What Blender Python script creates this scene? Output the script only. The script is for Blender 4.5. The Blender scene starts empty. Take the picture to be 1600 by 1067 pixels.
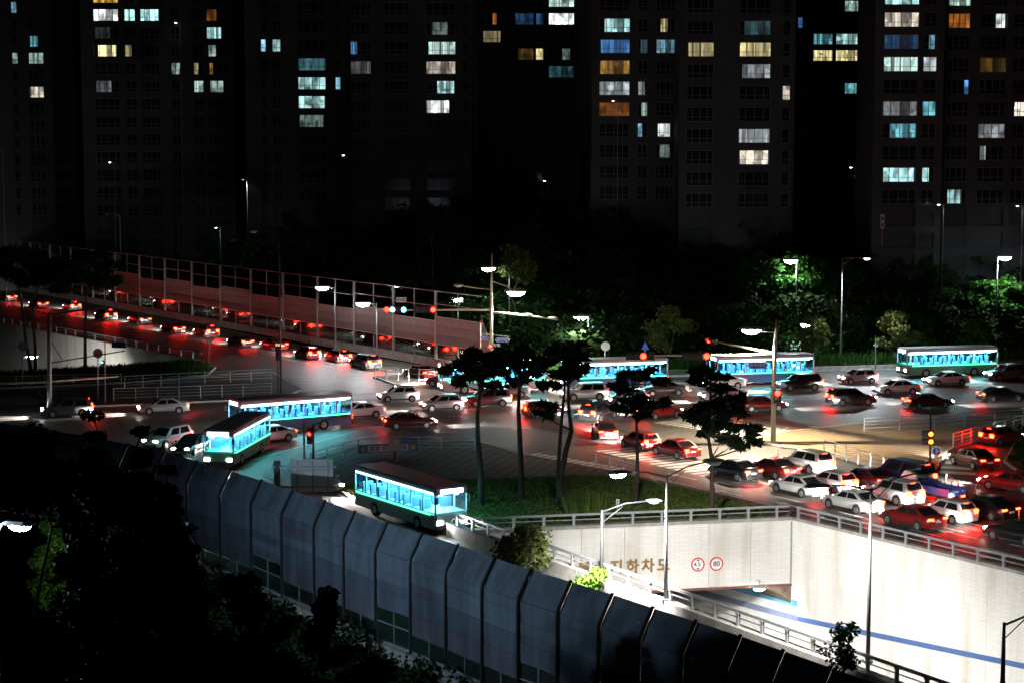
import bpy, bmesh, math, random
import numpy as np
from mathutils import Vector, Matrix
from mathutils.geometry import tessellate_polygon

random.seed(7); rng = np.random.default_rng(7)
S = bpy.context.scene
COL = S.collection

# ------------------------------------------------------------------ camera, sky, moon, exposure
H = 25.0; F = 3000.0
PITCH = math.atan((533.5 - 230.0) / F)
cd = bpy.data.cameras.new('camera'); cam = bpy.data.objects.new('camera', cd); COL.objects.link(cam)
cd.sensor_width = 36; cd.lens = F / 1600 * 36; cd.clip_end = 5000; cd.clip_start = 0.5
cam.location = (0, 0, H); cam.rotation_euler = (math.pi / 2 - PITCH, 0, 0)
S.camera = cam
W = bpy.data.worlds.new('World'); S.world = W; W.use_nodes = True
wn = W.node_tree.nodes; wl = W.node_tree.links
sky = wn.new('ShaderNodeTexSky'); sky.sky_type = 'NISHITA'; sky.sun_disc = False
sky.sun_elevation = math.radians(38); sky.sun_rotation = math.radians(205)
wl.new(sky.outputs[0], wn['Background'].inputs[0]); wn['Background'].inputs[1].default_value = 0.0002
sd = bpy.data.lights.new('moon', 'SUN'); sd.energy = 0.012; sd.angle = math.radians(8); sd.color = (0.7, 0.85, 1.0)
so = bpy.data.objects.new('moon', sd); COL.objects.link(so)
so.rotation_euler = (math.radians(52), 0, math.radians(-25))
S.view_settings.view_transform = 'Standard'; S.view_settings.look = 'None'
S.view_settings.exposure = 0.0; S.view_settings.gamma = 1.0; S.view_settings.use_curve_mapping = False
S.render.engine = 'CYCLES'
S.cycles.use_denoising = True
S.cycles.max_bounces = 5; S.cycles.diffuse_bounces = 2; S.cycles.glossy_bounces = 3; S.cycles.transparent_max_bounces = 10
S.cycles.sample_clamp_indirect = 4.0; S.cycles.sample_clamp_direct = 0
S.cycles.use_light_tree = True

# ------------------------------------------------------------------ where a point of the place lies
def ray(px, py):
    c, s = math.cos(PITCH), math.sin(PITCH)
    a, b = px - 800.0, 533.5 - py
    return Vector((a, F * c + b * s, -F * s + b * c))
def g(px, py, z=0.0):                       # on the level z
    d = ray(px, py); return Vector((0, 0, H)) + d * ((z - H) / d.z)
def dpt(px, py, D):                         # at a distance D along +Y
    d = ray(px, py); return Vector((0, 0, H)) + d * (D / d.y)
def onpl(px, py, a, b):                     # on the upright plane through a and b
    n = Vector((b.y - a.y, a.x - b.x, 0)); d = ray(px, py); o = Vector((0, 0, H))
    return o + d * ((a - o).dot(n) / d.dot(n))

# ------------------------------------------------------------------ materials
MATS = {}
def mat(name, col=(.5, .5, .5), rough=.6, metal=0., noise=0., scale=5., bump=0., emit=None, es=0., spec=.5, sampling='AUTO', stretch=None):
    if name in MATS: return MATS[name]
    m = bpy.data.materials.new(name); m.use_nodes = True; MATS[name] = m
    nt = m.node_tree; b = nt.nodes['Principled BSDF']
    b.inputs['Base Color'].default_value = (*col, 1); b.inputs['Roughness'].default_value = rough
    b.inputs['Metallic'].default_value = metal; b.inputs['Specular IOR Level'].default_value = spec
    if noise or bump:
        tc = nt.nodes.new('ShaderNodeNewGeometry'); mp = nt.nodes.new('ShaderNodeMapping')
        nt.links.new(tc.outputs['Position'], mp.inputs[0])
        if stretch: mp.inputs['Scale'].default_value = stretch
        n = nt.nodes.new('ShaderNodeTexNoise'); n.inputs['Scale'].default_value = scale; n.inputs['Detail'].default_value = 5
        n.inputs['Roughness'].default_value = .65
        nt.links.new(mp.outputs[0], n.inputs['Vector'])
        if noise:
            r = nt.nodes.new('ShaderNodeValToRGB')
            r.color_ramp.elements[0].position = .3; r.color_ramp.elements[1].position = .72
            r.color_ramp.elements[0].color = (*[c * (1 - noise) for c in col], 1)
            r.color_ramp.elements[1].color = (*[min(1, c * (1 + noise)) for c in col], 1)
            nt.links.new(n.outputs[0], r.inputs[0]); nt.links.new(r.outputs[0], b.inputs['Base Color'])
        if bump:
            bp = nt.nodes.new('ShaderNodeBump'); bp.inputs['Strength'].default_value = bump; bp.inputs['Distance'].default_value = .05
            nt.links.new(n.outputs[0], bp.inputs['Height']); nt.links.new(bp.outputs[0], b.inputs['Normal'])
    if emit:
        b.inputs['Emission Color'].default_value = (*emit, 1); b.inputs['Emission Strength'].default_value = es
        m.cycles.emission_sampling = sampling
    return m
def glass(name, tint=(.8, .9, .9), refl=.25, rough=.05):
    if name in MATS: return MATS[name]
    m = bpy.data.materials.new(name); m.use_nodes = True; MATS[name] = m
    nt = m.node_tree; nt.nodes.clear()
    o = nt.nodes.new('ShaderNodeOutputMaterial'); mx = nt.nodes.new('ShaderNodeMixShader'); mx.inputs[0].default_value = refl
    t = nt.nodes.new('ShaderNodeBsdfTransparent'); t.inputs[0].default_value = (*tint, 1)
    gl = nt.nodes.new('ShaderNodeBsdfGlossy'); gl.inputs['Roughness'].default_value = rough; gl.inputs[0].default_value = (.8, .85, .85, 1)
    nt.links.new(t.outputs[0], mx.inputs[1]); nt.links.new(gl.outputs[0], mx.inputs[2]); nt.links.new(mx.outputs[0], o.inputs[0])
    return m
def tilemat(name, a, b, col, mortar, bw, bh, stain):
    """glazed running-bond tile on an upright wall that runs from a towards b"""
    m = mat(name, col, .32, spec=.5); nt = m.node_tree; bs = nt.nodes['Principled BSDF']
    geo = nt.nodes.new('ShaderNodeNewGeometry')
    d = (b - a); d.z = 0; d.normalize()
    dot = nt.nodes.new('ShaderNodeVectorMath'); dot.operation = 'DOT_PRODUCT'; dot.inputs[1].default_value = (d.x, d.y, 0)
    sep = nt.nodes.new('ShaderNodeSeparateXYZ'); cmb = nt.nodes.new('ShaderNodeCombineXYZ')
    nt.links.new(geo.outputs['Position'], dot.inputs[0]); nt.links.new(geo.outputs['Position'], sep.inputs[0])
    nt.links.new(dot.outputs['Value'], cmb.inputs[0]); nt.links.new(sep.outputs['Z'], cmb.inputs[1])
    br = nt.nodes.new('ShaderNodeTexBrick'); br.inputs['Scale'].default_value = 1
    br.inputs['Brick Width'].default_value = bw; br.inputs['Row Height'].default_value = bh
    br.inputs['Mortar Size'].default_value = .013; br.inputs['Color1'].default_value = (*col, 1)
    br.inputs['Color2'].default_value = (*[c * .92 for c in col], 1); br.inputs['Mortar'].default_value = (*mortar, 1)
    nt.links.new(cmb.outputs[0], br.inputs['Vector'])
    mp = nt.nodes.new('ShaderNodeMapping'); mp.inputs['Scale'].default_value = (.42, .05, 1)
    nt.links.new(cmb.outputs[0], mp.inputs[0])
    no = nt.nodes.new('ShaderNodeTexNoise'); no.inputs['Scale'].default_value = 1.6; no.inputs['Detail'].default_value = 6
    nt.links.new(mp.outputs[0], no.inputs['Vector'])
    rp = nt.nodes.new('ShaderNodeValToRGB'); rp.color_ramp.elements[0].position = .47; rp.color_ramp.elements[1].position = .8
    nt.links.new(no.outputs[0], rp.inputs[0])
    mul = nt.nodes.new('ShaderNodeMath'); mul.operation = 'MULTIPLY'; mul.inputs[1].default_value = .8
    nt.links.new(rp.outputs[0], mul.inputs[0])
    mx = nt.nodes.new('ShaderNodeMixRGB'); mx.inputs['Color2'].default_value = (*stain, 1)
    nt.links.new(mul.outputs[0], mx.inputs[0]); nt.links.new(br.outputs['Color'], mx.inputs[1])
    nt.links.new(mx.outputs[0], bs.inputs['Base Color'])
    bp = nt.nodes.new('ShaderNodeBump'); bp.inputs['Distance'].default_value = .012; bp.inputs['Strength'].default_value = .6; bp.invert = True
    nt.links.new(br.outputs['Fac'], bp.inputs['Height']); nt.links.new(bp.outputs[0], bs.inputs['Normal'])
    return m
def pavermat(name, c1, c2, mortar, ang):
    m = mat(name, c1, .7); nt = m.node_tree; bs = nt.nodes['Principled BSDF']
    geo = nt.nodes.new('ShaderNodeNewGeometry'); mp = nt.nodes.new('ShaderNodeMapping'); mp.inputs['Rotation'].default_value = (0, 0, ang)
    nt.links.new(geo.outputs['Position'], mp.inputs[0])
    br = nt.nodes.new('ShaderNodeTexBrick'); br.inputs['Scale'].default_value = 1
    br.inputs['Brick Width'].default_value = .9; br.inputs['Row Height'].default_value = .3; br.inputs['Mortar Size'].default_value = .03
    br.inputs['Color1'].default_value = (*c1, 1); br.inputs['Color2'].default_value = (*c2, 1); br.inputs['Mortar'].default_value = (*mortar, 1)
    nt.links.new(mp.outputs[0], br.inputs['Vector'])
    wv = nt.nodes.new('ShaderNodeTexWave'); wv.inputs['Scale'].default_value = .32; nt.links.new(mp.outputs[0], wv.inputs['Vector'])
    mx = nt.nodes.new('ShaderNodeMixRGB'); mx.blend_type = 'MULTIPLY'; mx.inputs[0].default_value = .55
    nt.links.new(br.outputs['Color'], mx.inputs[1]); nt.links.new(wv.outputs['Color'], mx.inputs[2])
    nt.links.new(mx.outputs[0], bs.inputs['Base Color'])
    return m
def leafmat(name, col, var=.35):
    m = mat(name, col, .7, spec=.12); nt = m.node_tree; b = nt.nodes['Principled BSDF']
    gi = nt.nodes.new('ShaderNodeNewGeometry')
    hs = nt.nodes.new('ShaderNodeHueSaturation'); hs.inputs['Color'].default_value = (*col, 1)
    mr = nt.nodes.new('ShaderNodeMapRange'); mr.inputs[3].default_value = 1 - var; mr.inputs[4].default_value = 1 + var
    nt.links.new(gi.outputs['Random Per Island'], mr.inputs[0]); nt.links.new(mr.outputs[0], hs.inputs['Value'])
    nt.links.new(hs.outputs[0], b.inputs['Base Color'])
    b.inputs['Transmission Weight'].default_value = 0
    return m

# ------------------------------------------------------------------ mesh helpers
class MB:
    def __init__(s): s.v = []; s.f = []
    def add(s, vs, fs):
        o = len(s.v); s.v += [tuple(v) for v in vs]; s.f += [tuple(i + o for i in f) for f in fs]; return s
    def box(s, c, size, rot=None):
        x, y, z = [k / 2 for k in size]; c = Vector(c)
        vs = [Vector(p) for p in ((-x, -y, -z), (x, -y, -z), (x, y, -z), (-x, y, -z), (-x, -y, z), (x, -y, z), (x, y, z), (-x, y, z))]
        if rot: vs = [rot @ v for v in vs]
        return s.add([c + v for v in vs], [(3, 2, 1, 0), (4, 5, 6, 7), (0, 1, 5, 4), (1, 2, 6, 5), (2, 3, 7, 6), (3, 0, 4, 7)])
    def tube(s, pts, rads, n=8, cap=True):
        pts = [Vector(p) for p in pts]
        if not hasattr(rads, '__len__'): rads = [rads] * len(pts)
        vs = []; ref = None
        for i, p in enumerate(pts):
            d = (pts[min(i + 1, len(pts) - 1)] - pts[max(i - 1, 0)]).normalized()
            a = d.cross(Vector((0, 0, 1)) if abs(d.z) < .9 else Vector((1, 0, 0))).normalized() if ref is None else (ref - d * ref.dot(d)).normalized()
            ref = a; b = d.cross(a)
            for k in range(n):
                t = 2 * math.pi * k / n; vs.append(p + (a * math.cos(t) + b * math.sin(t)) * rads[i])
        fs = []
        for i in range(len(pts) - 1):
            for k in range(n):
                fs.append((i * n + k, i * n + (k + 1) % n, (i + 1) * n + (k + 1) % n, (i + 1) * n + k))
        if cap: fs += [tuple(range(n - 1, -1, -1)), tuple(range((len(pts) - 1) * n, len(pts) * n))]
        return s.add(vs, fs)
    def poly(s, pts, z0, z1):                # upright prism over a ground outline
        P = [Vector((p[0], p[1], 0)) for p in pts]; n = len(P)
        tr = tessellate_polygon([P])
        vs = [(p.x, p.y, z1) for p in P] + [(p.x, p.y, z0) for p in P]
        fs = [tuple(t) for t in tr] + [(i, (i + 1) % n, n + (i + 1) % n, n + i) for i in range(n)]
        return s.add(vs, fs)
    def build(s, name, m, parent=None, smooth=False, loc=None):
        me = bpy.data.meshes.new(name); me.from_pydata(s.v, [], s.f); me.update()
        bm = bmesh.new(); bm.from_mesh(me); bmesh.ops.recalc_face_normals(bm, faces=bm.faces); bm.to_mesh(me); bm.free()
        return link(name, me, m, parent, smooth, loc)
def link(name, me, m, parent=None, smooth=False, loc=None):
    o = bpy.data.objects.new(name, me); COL.objects.link(o)
    if m is not None:
        if len(me.materials) == 0: me.materials.append(m)
    if smooth:
        me.polygons.foreach_set('use_smooth', [True] * len(me.polygons)); 
    if parent: o.parent = parent
    if loc is not None: o.location = loc
    return o
def quads(name, V, m, parent=None, smooth=False):        # V: (N,4,3) array of loose quads
    V = np.asarray(V, dtype=np.float32); n = len(V)
    me = bpy.data.meshes.new(name); me.vertices.add(n * 4); me.vertices.foreach_set('co', V.ravel())
    me.loops.add(n * 4); me.loops.foreach_set('vertex_index', np.arange(n * 4, dtype=np.int32))
    me.polygons.add(n); me.polygons.foreach_set('loop_start', np.arange(0, n * 4, 4, dtype=np.int32))
    me.update(calc_edges=True)
    return link(name, me, m, parent, smooth)
def tag(o, label=None, cat=None, group=None, kind=None):
    if label: o['label'] = label
    if cat: o['category'] = cat
    if group: o['group'] = group
    if kind: o['kind'] = kind
    return o
def empty(name, loc=(0, 0, 0), label=None, cat=None, group=None, rz=0.):
    o = bpy.data.objects.new(name, None); COL.objects.link(o); o.location = loc; o.rotation_euler = (0, 0, rz); o.empty_display_size = .2
    return tag(o, label, cat, group)
UNIT = {}
def piece(name, c, size, m, parent, rot=None):            # a box piece that shares one mesh for each material
    if m.name not in UNIT:
        b = MB().box((0, 0, 0), (1, 1, 1)); me = bpy.data.meshes.new('piece'); me.from_pydata(b.v, [], b.f); me.materials.append(m); UNIT[m.name] = me
    o = bpy.data.objects.new(name, UNIT[m.name]); COL.objects.link(o); o.parent = parent
    M = Matrix.Translation(Vector(c)) @ (rot.to_4x4() if rot else Matrix.Identity(4)) @ Matrix.Diagonal((*size, 1))
    o.matrix_local = M
    return o
def frame2(d):                               # rotation whose x runs along d on the ground
    return Matrix.Rotation(math.atan2(d.y, d.x), 3, 'Z')
def spot(parent, loc, power, col, size=160, blend=.7, direction=(0, 0, -1), rad=.15):
    l = bpy.data.lights.new('lamp_light', 'SPOT'); l.energy = power; l.color = col; l.spot_size = math.radians(size); l.spot_blend = blend
    l.shadow_soft_size = rad
    o = bpy.data.objects.new('lamp_light', l); COL.objects.link(o); o.parent = parent; o.location = loc
    o.rotation_euler = Vector(direction).to_track_quat('-Z', 'Y').to_euler()
    return o
def text(name, body, m, parent, loc, size, rot, ext=.02, offset=0.0):
    c = bpy.data.curves.new(name, 'FONT'); c.body = body; c.size = size; c.extrude = ext; c.offset = offset
    c.align_x = 'CENTER'; c.align_y = 'CENTER'; c.materials.append(m); c.resolution_u = 4
    tmp = bpy.data.objects.new(name, c); COL.objects.link(tmp)
    bpy.context.view_layer.update()
    me = bpy.data.meshes.new_from_object(tmp.evaluated_get(bpy.context.evaluated_depsgraph_get()))
    bpy.data.objects.remove(tmp); me.name = name
    o = bpy.data.objects.new(name, me); COL.objects.link(o); o.parent = parent
    o.matrix_local = Matrix.Translation(Vector(loc)) @ rot.to_4x4()
    return o
def facing(n):                               # text rotation: text plane normal n (horizontal)
    n = Vector(n).normalized(); z = Vector((0, 0, 1)); x = z.cross(n).normalized()
    return Matrix((x, z, n)).transposed()

# colours of the place
ASPH = mat('asphalt', (.08, .072, .066), .52, noise=.35, scale=1.3, bump=.25)
PAINT = mat('road_paint', (.62, .61, .57), .6, noise=.3, scale=2.5)
PAINTY = mat('road_paint_yellow', (.6, .36, .06), .6, noise=.3, scale=2.5)
REDLANE = mat('red_lane_paint', (.22, .05, .035), .7, noise=.25, scale=1.5)
CONC = mat('concrete', (.3, .29, .27), .8, noise=.35, scale=1.2, bump=.3)
KERB = mat('kerb_stone', (.36, .35, .33), .8, noise=.25, scale=2)
STEEL = mat('galvanised_steel', (.42, .44, .46), .45, .6, noise=.15, scale=4)
DSTEEL = mat('dark_steel', (.06, .065, .07), .5, .3, noise=.2, scale=4)
CREAM = mat('cream_mast_paint', (.55, .53, .38), .5, noise=.15, scale=3)
GREYP = mat('grey_pole_paint', (.3, .31, .3), .5, .2, noise=.15, scale=3)
MIDP = mat('mid_grey_pole', (.13, .135, .13), .6, 0., noise=.15, scale=3)
BLACKP = mat('black_plastic', (.02, .02, .02), .5)
WHITEP = mat('white_sign', (.75, .75, .73), .5, noise=.08, scale=3)
BLUEP = mat('blue_sign', (.03, .1, .5), .45)
REDP = mat('red_sign', (.6, .03, .03), .45)
ORANGEP = mat('orange_plastic', (.75, .17, .03), .5)
YELLOWP = mat('yellow_sign', (.75, .5, .05), .5)
GRASSG = mat('grass_soil', (.055, .075, .022), .95, noise=.5, scale=.9, bump=.5, spec=.05)
DARKG = mat('dark_soil', (.012, .022, .006), 1., noise=.5, scale=.5, bump=.5, spec=.0)
LAMPW = mat('lamp_lens_white', (.9, .9, .9), .4, emit=(.9, .97, 1.), es=90, sampling='NONE')
LAMPY = mat('lamp_lens_warm', (.9, .9, .9), .4, emit=(1., .95, .78), es=120, sampling='NONE')
LAMPS = mat('lamp_lens_small', (.9, .9, .9), .4, emit=(.9, .95, 1.), es=14, sampling='NONE')
LAMPO = mat('lamp_lens_amber', (.9, .6, .3), .4, emit=(1., .5, .22), es=8, sampling='NONE')
LAMPD = mat('lamp_lens_dim', (.8, .8, .6), .4, emit=(1., .95, .6), es=.8, sampling='NONE')
LENSOFF = mat('lamp_lens_unlit', (.5, .52, .5), .3)
SIGR = mat('signal_red', (.3, .02, .02), .4, emit=(1., .0045, .002), es=85)
SIGA = mat('signal_amber', (.4, .2, .02), .4, emit=(1., .12, .006), es=20)
SIGC = mat('signal_cyan', (.1, .4, .4), .4, emit=(.15, .9, .95), es=16)
SIGOFF = mat('signal_unlit', (.03, .03, .03), .3)
TAIL = mat('tail_lamp_lit', (.5, .02, .02), .3, emit=(1., .008, .002), es=150)
TAILHI = mat('brake_lamp_lit', (.5, .02, .02), .3, emit=(1., .011, .003), es=55)
HEAD = mat('head_lamp_lit', (.9, .9, .9), .3, emit=(1., .96, .9), es=70, sampling='NONE')
CARGLASS = mat('car_glass', (.012, .014, .016), .06, spec=.8)
TYRE = mat('tyre_rubber', (.015, .015, .015), .8)
RIM = mat('wheel_rim', (.4, .41, .42), .35, .8)
TRIM = mat('black_trim', (.02, .02, .02), .5)
PLATE = mat('number_plate', (.7, .7, .68), .5)
ACRYL = glass('clear_acrylic', (.72, .8, .78), .22, .06)
ACRYL2 = glass('dirty_acrylic', (.5, .6, .57), .3, .25)
BARK = mat('pine_bark', (.05, .035, .026), .9, noise=.4, scale=3, bump=.6)
BARKG = mat('grey_bark', (.12, .1, .08), .9, noise=.4, scale=3, bump=.5)
PINE = leafmat('pine_needles', (.016, .03, .013))
LEAF = leafmat('broad_leaves', (.025, .085, .01))
LEAFB = leafmat('bright_leaves', (.085, .17, .02))
LEAFP = leafmat('pale_leaves', (.1, .13, .035))
LEAFD = leafmat('dark_leaves', (.009, .028, .006))
LEAFH = leafmat('hill_leaves', (.014, .045, .008))
LEAFR = leafmat('maple_leaves', (.05, .018, .02))
GRASSB = leafmat('grass_blades', (.075, .11, .028), .45)
GRASSD = leafmat('grass_blades_dark', (.022, .065, .008), .45)

UVEC = Vector((-math.sin(math.radians(33)), math.cos(math.radians(33)), 0))      # the cross street, going away
VVEC = Vector((.967, .253, 0)).normalized()                                         # the main road, going right

# ------------------------------------------------------------------ outlines of the junction
def flat(p): return Vector((p.x, p.y, 0))
A = flat(g(704, 829, .3)); B = flat(g(1238, 807, .3)); RDIR = (flat(g(1600, 893, .3)) - B).normalized(); C = B + RDIR * 75
NDIR = (flat(g(1480, 1067, 1.6)) - A).normalized(); A2 = A + NDIR * 80
LT = [g(-170, 474), g(310, 563), g(262, 580), g(-170, 596)]
TOPS = [(-170, 640), (-85, 649), (0, 660), (75, 671), (140, 682), (202, 694), (259, 706), (310, 721), (362, 736), (411, 751), (459, 767), (510, 783), (557, 800), (607, 818), (662, 834), (718, 852),
        (775, 872), (832, 891), (894, 909), (959, 929), (1022, 950), (1089, 971), (1159, 994), (1226, 1017), (1300, 1043), (1382, 1072), (1470, 1103)]
NB = Vector((.84, .545, 0))
BTOP = [g(x, y, 6.0) for x, y in TOPS]
BASE = [Vector((p.x, p.y, 0)) - NB * .7 for p in BTOP]
farx = [g(x, y) for x, y in ((-300, 398), (-150, 424), (0, 447), (200, 482), (480, 541), (700, 577), (850, 586), (1200, 579), (1600, 568), (1900, 560), (2300, 552))]
FX = np.array([p.x for p in farx]); FY = np.array([p.y for p in farx])
BX = np.array([p.x for p in BASE]); BY = np.array([p.y for p in BASE])

def inpoly(X, Y, poly):
    r = np.zeros(X.shape, bool); n = len(poly)
    for i in range(n):
        a, b = poly[i], poly[(i + 1) % n]
        c = ((a.y > Y) != (b.y > Y)) & (X < (b.x - a.x) * (Y - a.y) / ((b.y - a.y) if b.y != a.y else 1e-9) + a.x)
        r ^= c
    return r
def smooth(a, b, t):
    t = np.clip((t - a) / (b - a), 0, 1); return t * t * (3 - 2 * t)
def grow(poly, k):
    c = sum(poly, Vector()) / len(poly)
    return [p + (p - c).normalized() * k for p in poly]
TR1 = [A, B, C, A2]
TUN = [A, B, B + UVEC * 40, A + UVEC * 40]
def hgt(X, Y):
    X = np.asarray(X, float); Y = np.asarray(Y, float)
    z = np.full(X.shape, -.45)
    t = Y - np.interp(X, FX, FY)
    hill = 13 * smooth(4, 62, t) + 3.5 * smooth(60, 160, t) + np.sin(X * .11) * np.cos(Y * .09) * .8 * smooth(8, 30, t)
    z = z + hill
    fr = np.interp(X, BX, BY) - Y
    z = np.where((fr > 0), -.5 - np.clip((fr - 1) * .1, 0, 6), z)
    pit = np.zeros(X.shape, bool)
    for k in range(8):
        ox, oy = 5.6 * math.cos(k * math.pi / 4), 5.6 * math.sin(k * math.pi / 4)
        pit |= inpoly(X + ox, Y + oy, TR1) | inpoly(X + ox, Y + oy, LT) | inpoly(X + ox, Y + oy, TUN)
    z = np.where(pit, -14., z)
    return z
def hz(x, y): return float(hgt(np.array([x]), np.array([y]))[0])

# the ground reaches to the horizon: fine near, coarse far
xs = np.concatenate([[-3000, -1500, -800, -450, -300], np.arange(-220, 221, 4.), [300, 450, 800, 1500, 3000]])
ys = np.concatenate([[-400, -150, -40], np.arange(0, 421, 4.), [520, 700, 1000, 1800, 3500]])
XX, YY = np.meshgrid(xs, ys); ZZ = hgt(XX, YY)
nx, ny = len(xs), len(ys)
me = bpy.data.meshes.new('ground')
me.from_pydata(np.stack([XX, YY, ZZ], -1).reshape(-1, 3).tolist(), [], [(j * nx + i, j * nx + i + 1, (j + 1) * nx + i + 1, (j + 1) * nx + i) for j in range(ny - 1) for i in range(nx - 1)])
tag(link('ground', me, DARKG, smooth=True), 'dark soil of the slopes and hillside around the junction', kind='structure')

# the road sheet with its two trenches left open
def sheet(name, outer, holes, z, m):
    polys = [[Vector((p.x, p.y, 0)) for p in outer]] + [[Vector((p.x, p.y, 0)) for p in h] for h in holes]
    tr = tessellate_polygon(polys); vs = [(p.x, p.y, z) for q in polys for p in q]
    me = bpy.data.meshes.new(name); me.from_pydata(vs, [], [tuple(t) for t in tr]); me.update()
    bm = bmesh.new(); bm.from_mesh(me)
    for f in bm.faces:
        if f.normal.z < 0: f.normal_flip()
    bm.to_mesh(me); bm.free()
    return link(name, me, m)
outer = [Vector((p.x, p.y, 0)) for p in farx[0:10]] + [Vector((160, 60, 0)), Vector((60, 20, 0))] + list(reversed([b + NB * .1 for b in BASE]))
outer = outer[:10] + [Vector((175, 150, 0)), Vector((120, 60, 0)), Vector((48, 22, 0))] + list(reversed([b + NB * .1 for b in BASE[:-1]])) + [g(-300, 640)]
# open trench mouth: keep the trench hole inside the sheet
Ch = B + RDIR * 70; A2h = A + NDIR * 62
ROAD = tag(sheet('road', outer, [[A, B, Ch, A2h], LT], 0.0, ASPH), 'worn grey asphalt of the junction and its streets', kind='structure')

def slab(name, pts, z0, z1, m, kerb=True, label=None):
    P = [g(*p) if len(p) == 2 else Vector(p) for p in pts]
    o = tag(MB().poly(P, z0, z1).build(name, m), label, kind='structure')
    if kerb:
        n = len(P); k = MB()
        ar = sum(P[i].x * P[(i + 1) % n].y - P[(i + 1) % n].x * P[i].y for i in range(n)); sg = 1 if ar > 0 else -1
        for i in range(n):
            a, b = P[i], P[(i + 1) % n]; d = (b - a); L = d.length
            if L < .05: continue
            d.normalize(); nn = Vector((d.y, -d.x, 0)) * sg
            c = (a + b) / 2 + nn * .09; k.box((c.x, c.y, z1 / 2 + .008), (L + .1, .2, z1 + .03), frame2(d))
        k.build('kerb', KERB, o)
    return o
PAV_DARK = pavermat('plaza_pavers', (.1, .085, .075), (.13, .11, .095), (.05, .045, .04), .3)
PAV_BROWN = pavermat('brown_pavers', (.34, .23, .12), (.4, .28, .16), (.14, .1, .07), math.radians(-57))
PLAZA = slab('plaza_pavement', [(470, 728), (560, 697), (742, 690), (800, 708), (930, 733), (1000, 746), (1100, 768), (1234, 799), (1228, 809), (1000, 817), (790, 829), (706, 834), (560, 785)], 0, .14, PAV_DARK, label='dark block paving of the tree island')
LAWN = slab('tree_lawn', [(520, 764), (640, 752), (760, 752), (900, 746), (985, 748), (1085, 770), (1205, 801), (1195, 809), (1000, 815), (800, 827), (712, 831), (580, 788)], .1, .2, GRASSG, kerb=False, label='thin mown grass under the pines')
CORNER = slab('corner_pavement', [(1180, 690), (1230, 676), (1330, 664), (1470, 660), (1600, 650), (1720, 640), (1700, 652), (1600, 668), (1545, 684), (1502, 695), (1478, 705), (1466, 722), (1456, 742), (1452, 758), (1436, 758), (1380, 734), (1290, 706), (1225, 700)], 0, .14, PAV_BROWN, label='brown block paving of the street corner')
slab('round_island', [(1590, 690), (1645, 676), (1730, 700), (1760, 780), (1680, 790), (1610, 752), (1572, 722)], 0, .18, GRASSG, label='dark planted island at the right edge')
LEFTI = slab('wedge_island', [(-60, 588), (60, 583), (200, 574), (300, 568), (335, 575), (322, 588), (230, 597), (120, 603), (40, 606), (-60, 610)], 0, .18, GRASSG, label='wedge shaped grass island before the sunken road')
slab('left_pavement', [(62, 613), (150, 604), (300, 594), (340, 589), (425, 583), (470, 609), (440, 622), (300, 629), (130, 636), (70, 628)], 0, .14, PAV_DARK, label='dark paving behind the double railings')
slab('far_pavement', [(585, 590), (650, 583), (760, 586), (930, 584), (1200, 577), (1600, 566), (1800, 560), (1800, 567), (1600, 573), (1200, 584), (930, 591), (700, 597), (620, 602)], 0, .14, PAV_DARK, label='pavement along the far side of the main road')
slab('far_verge', [(860, 580), (1200, 572), (1600, 561), (1800, 555), (1800, 559), (1600, 565.5), (1200, 576), (930, 583), (860, 585)], 0, .3, GRASSG, kerb=False, label='grass verge behind the far pavement')

# ------------------------------------------------------------------ paint on the road (pieces of the road)
def strip(name, a, b, w, m=PAINT, z=.004):
    d = b - a; L = d.length; d.normalize(); c = (a + b) / 2
    return piece(name, (c.x, c.y, z), (L, w, .004), m, ROAD, frame2(d))
def crosswalk(p, q, width, n, skip=0):
    a, b = g(*p), g(*q); d = (b - a) / n; nn = Vector((-d.y, d.x, 0)).normalized()
    for i in range(n):
        c = a + d * (i + .5); strip('crosswalk_stripe', c - nn * width / 2, c + nn * width / 2, d.length * .5)
crosswalk((805, 712), (945, 737), 5.0, 12)
crosswalk((960, 700), (1135, 741), 4.2, 14)
crosswalk((1055, 655), (1290, 690), 6.0, 24)
crosswalk((-30, 632), (62, 624), 6.0, 12)
crosswalk((1490, 742), (1530, 700), 3.0, 6)
for (p, q) in (((1125, 640), (1330, 682)),): strip('cycle_lane', g(*p), g(*q), 3.0, REDLANE)
strip('cycle_lane', g(-40, 620), g(60, 612), 2.5, REDLANE)
def dashes(p, q, w=.15, on=3., off=5., m=PAINT):
    a, b = g(*p), g(*q); L = (b - a).length; d = (b - a).normalized(); t = 0
    while t < L:
        strip('lane_dash', a + d * t, a + d * min(L, t + on), w, m); t += on + off
def line(p, q, w=.14, m=PAINT, z=.004): strip('lane_line', g(*p), g(*q), w, m, z)
for y0, y1 in ((607, 584), (614, 590), (640, 611), (650, 620)): dashes((700, y0), (1640, y1))
line((640, 628), (1640, 598), .2, PAINTY); line((640, 631), (1640, 600), .2, PAINTY)
for o in (0, 45, 92): dashes((1120 + o, 752 - o * .12), (1640 + o, 880 - o * .1), on=3, off=4)
line((1010, 742), (1640, 893)); line((1000, 748), (1230, 800), .12, PAINTY)
for p, q in (((-40, 485), (640, 592)), ((-40, 477), (660, 586))): dashes(p, q)
line((-40, 470), (690, 580)); line((-40, 494), (330, 566), .15, PAINTY)
for i in range(5): line((360 + i * 40, 592 - i * 2.2), (660 + i * 30, 607 - i * 3), .12)
line((500, 672), (760, 657)); dashes((560, 682), (900, 664), on=2); line((380, 722), (560, 672)); dashes((350, 722), (640, 840))
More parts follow.
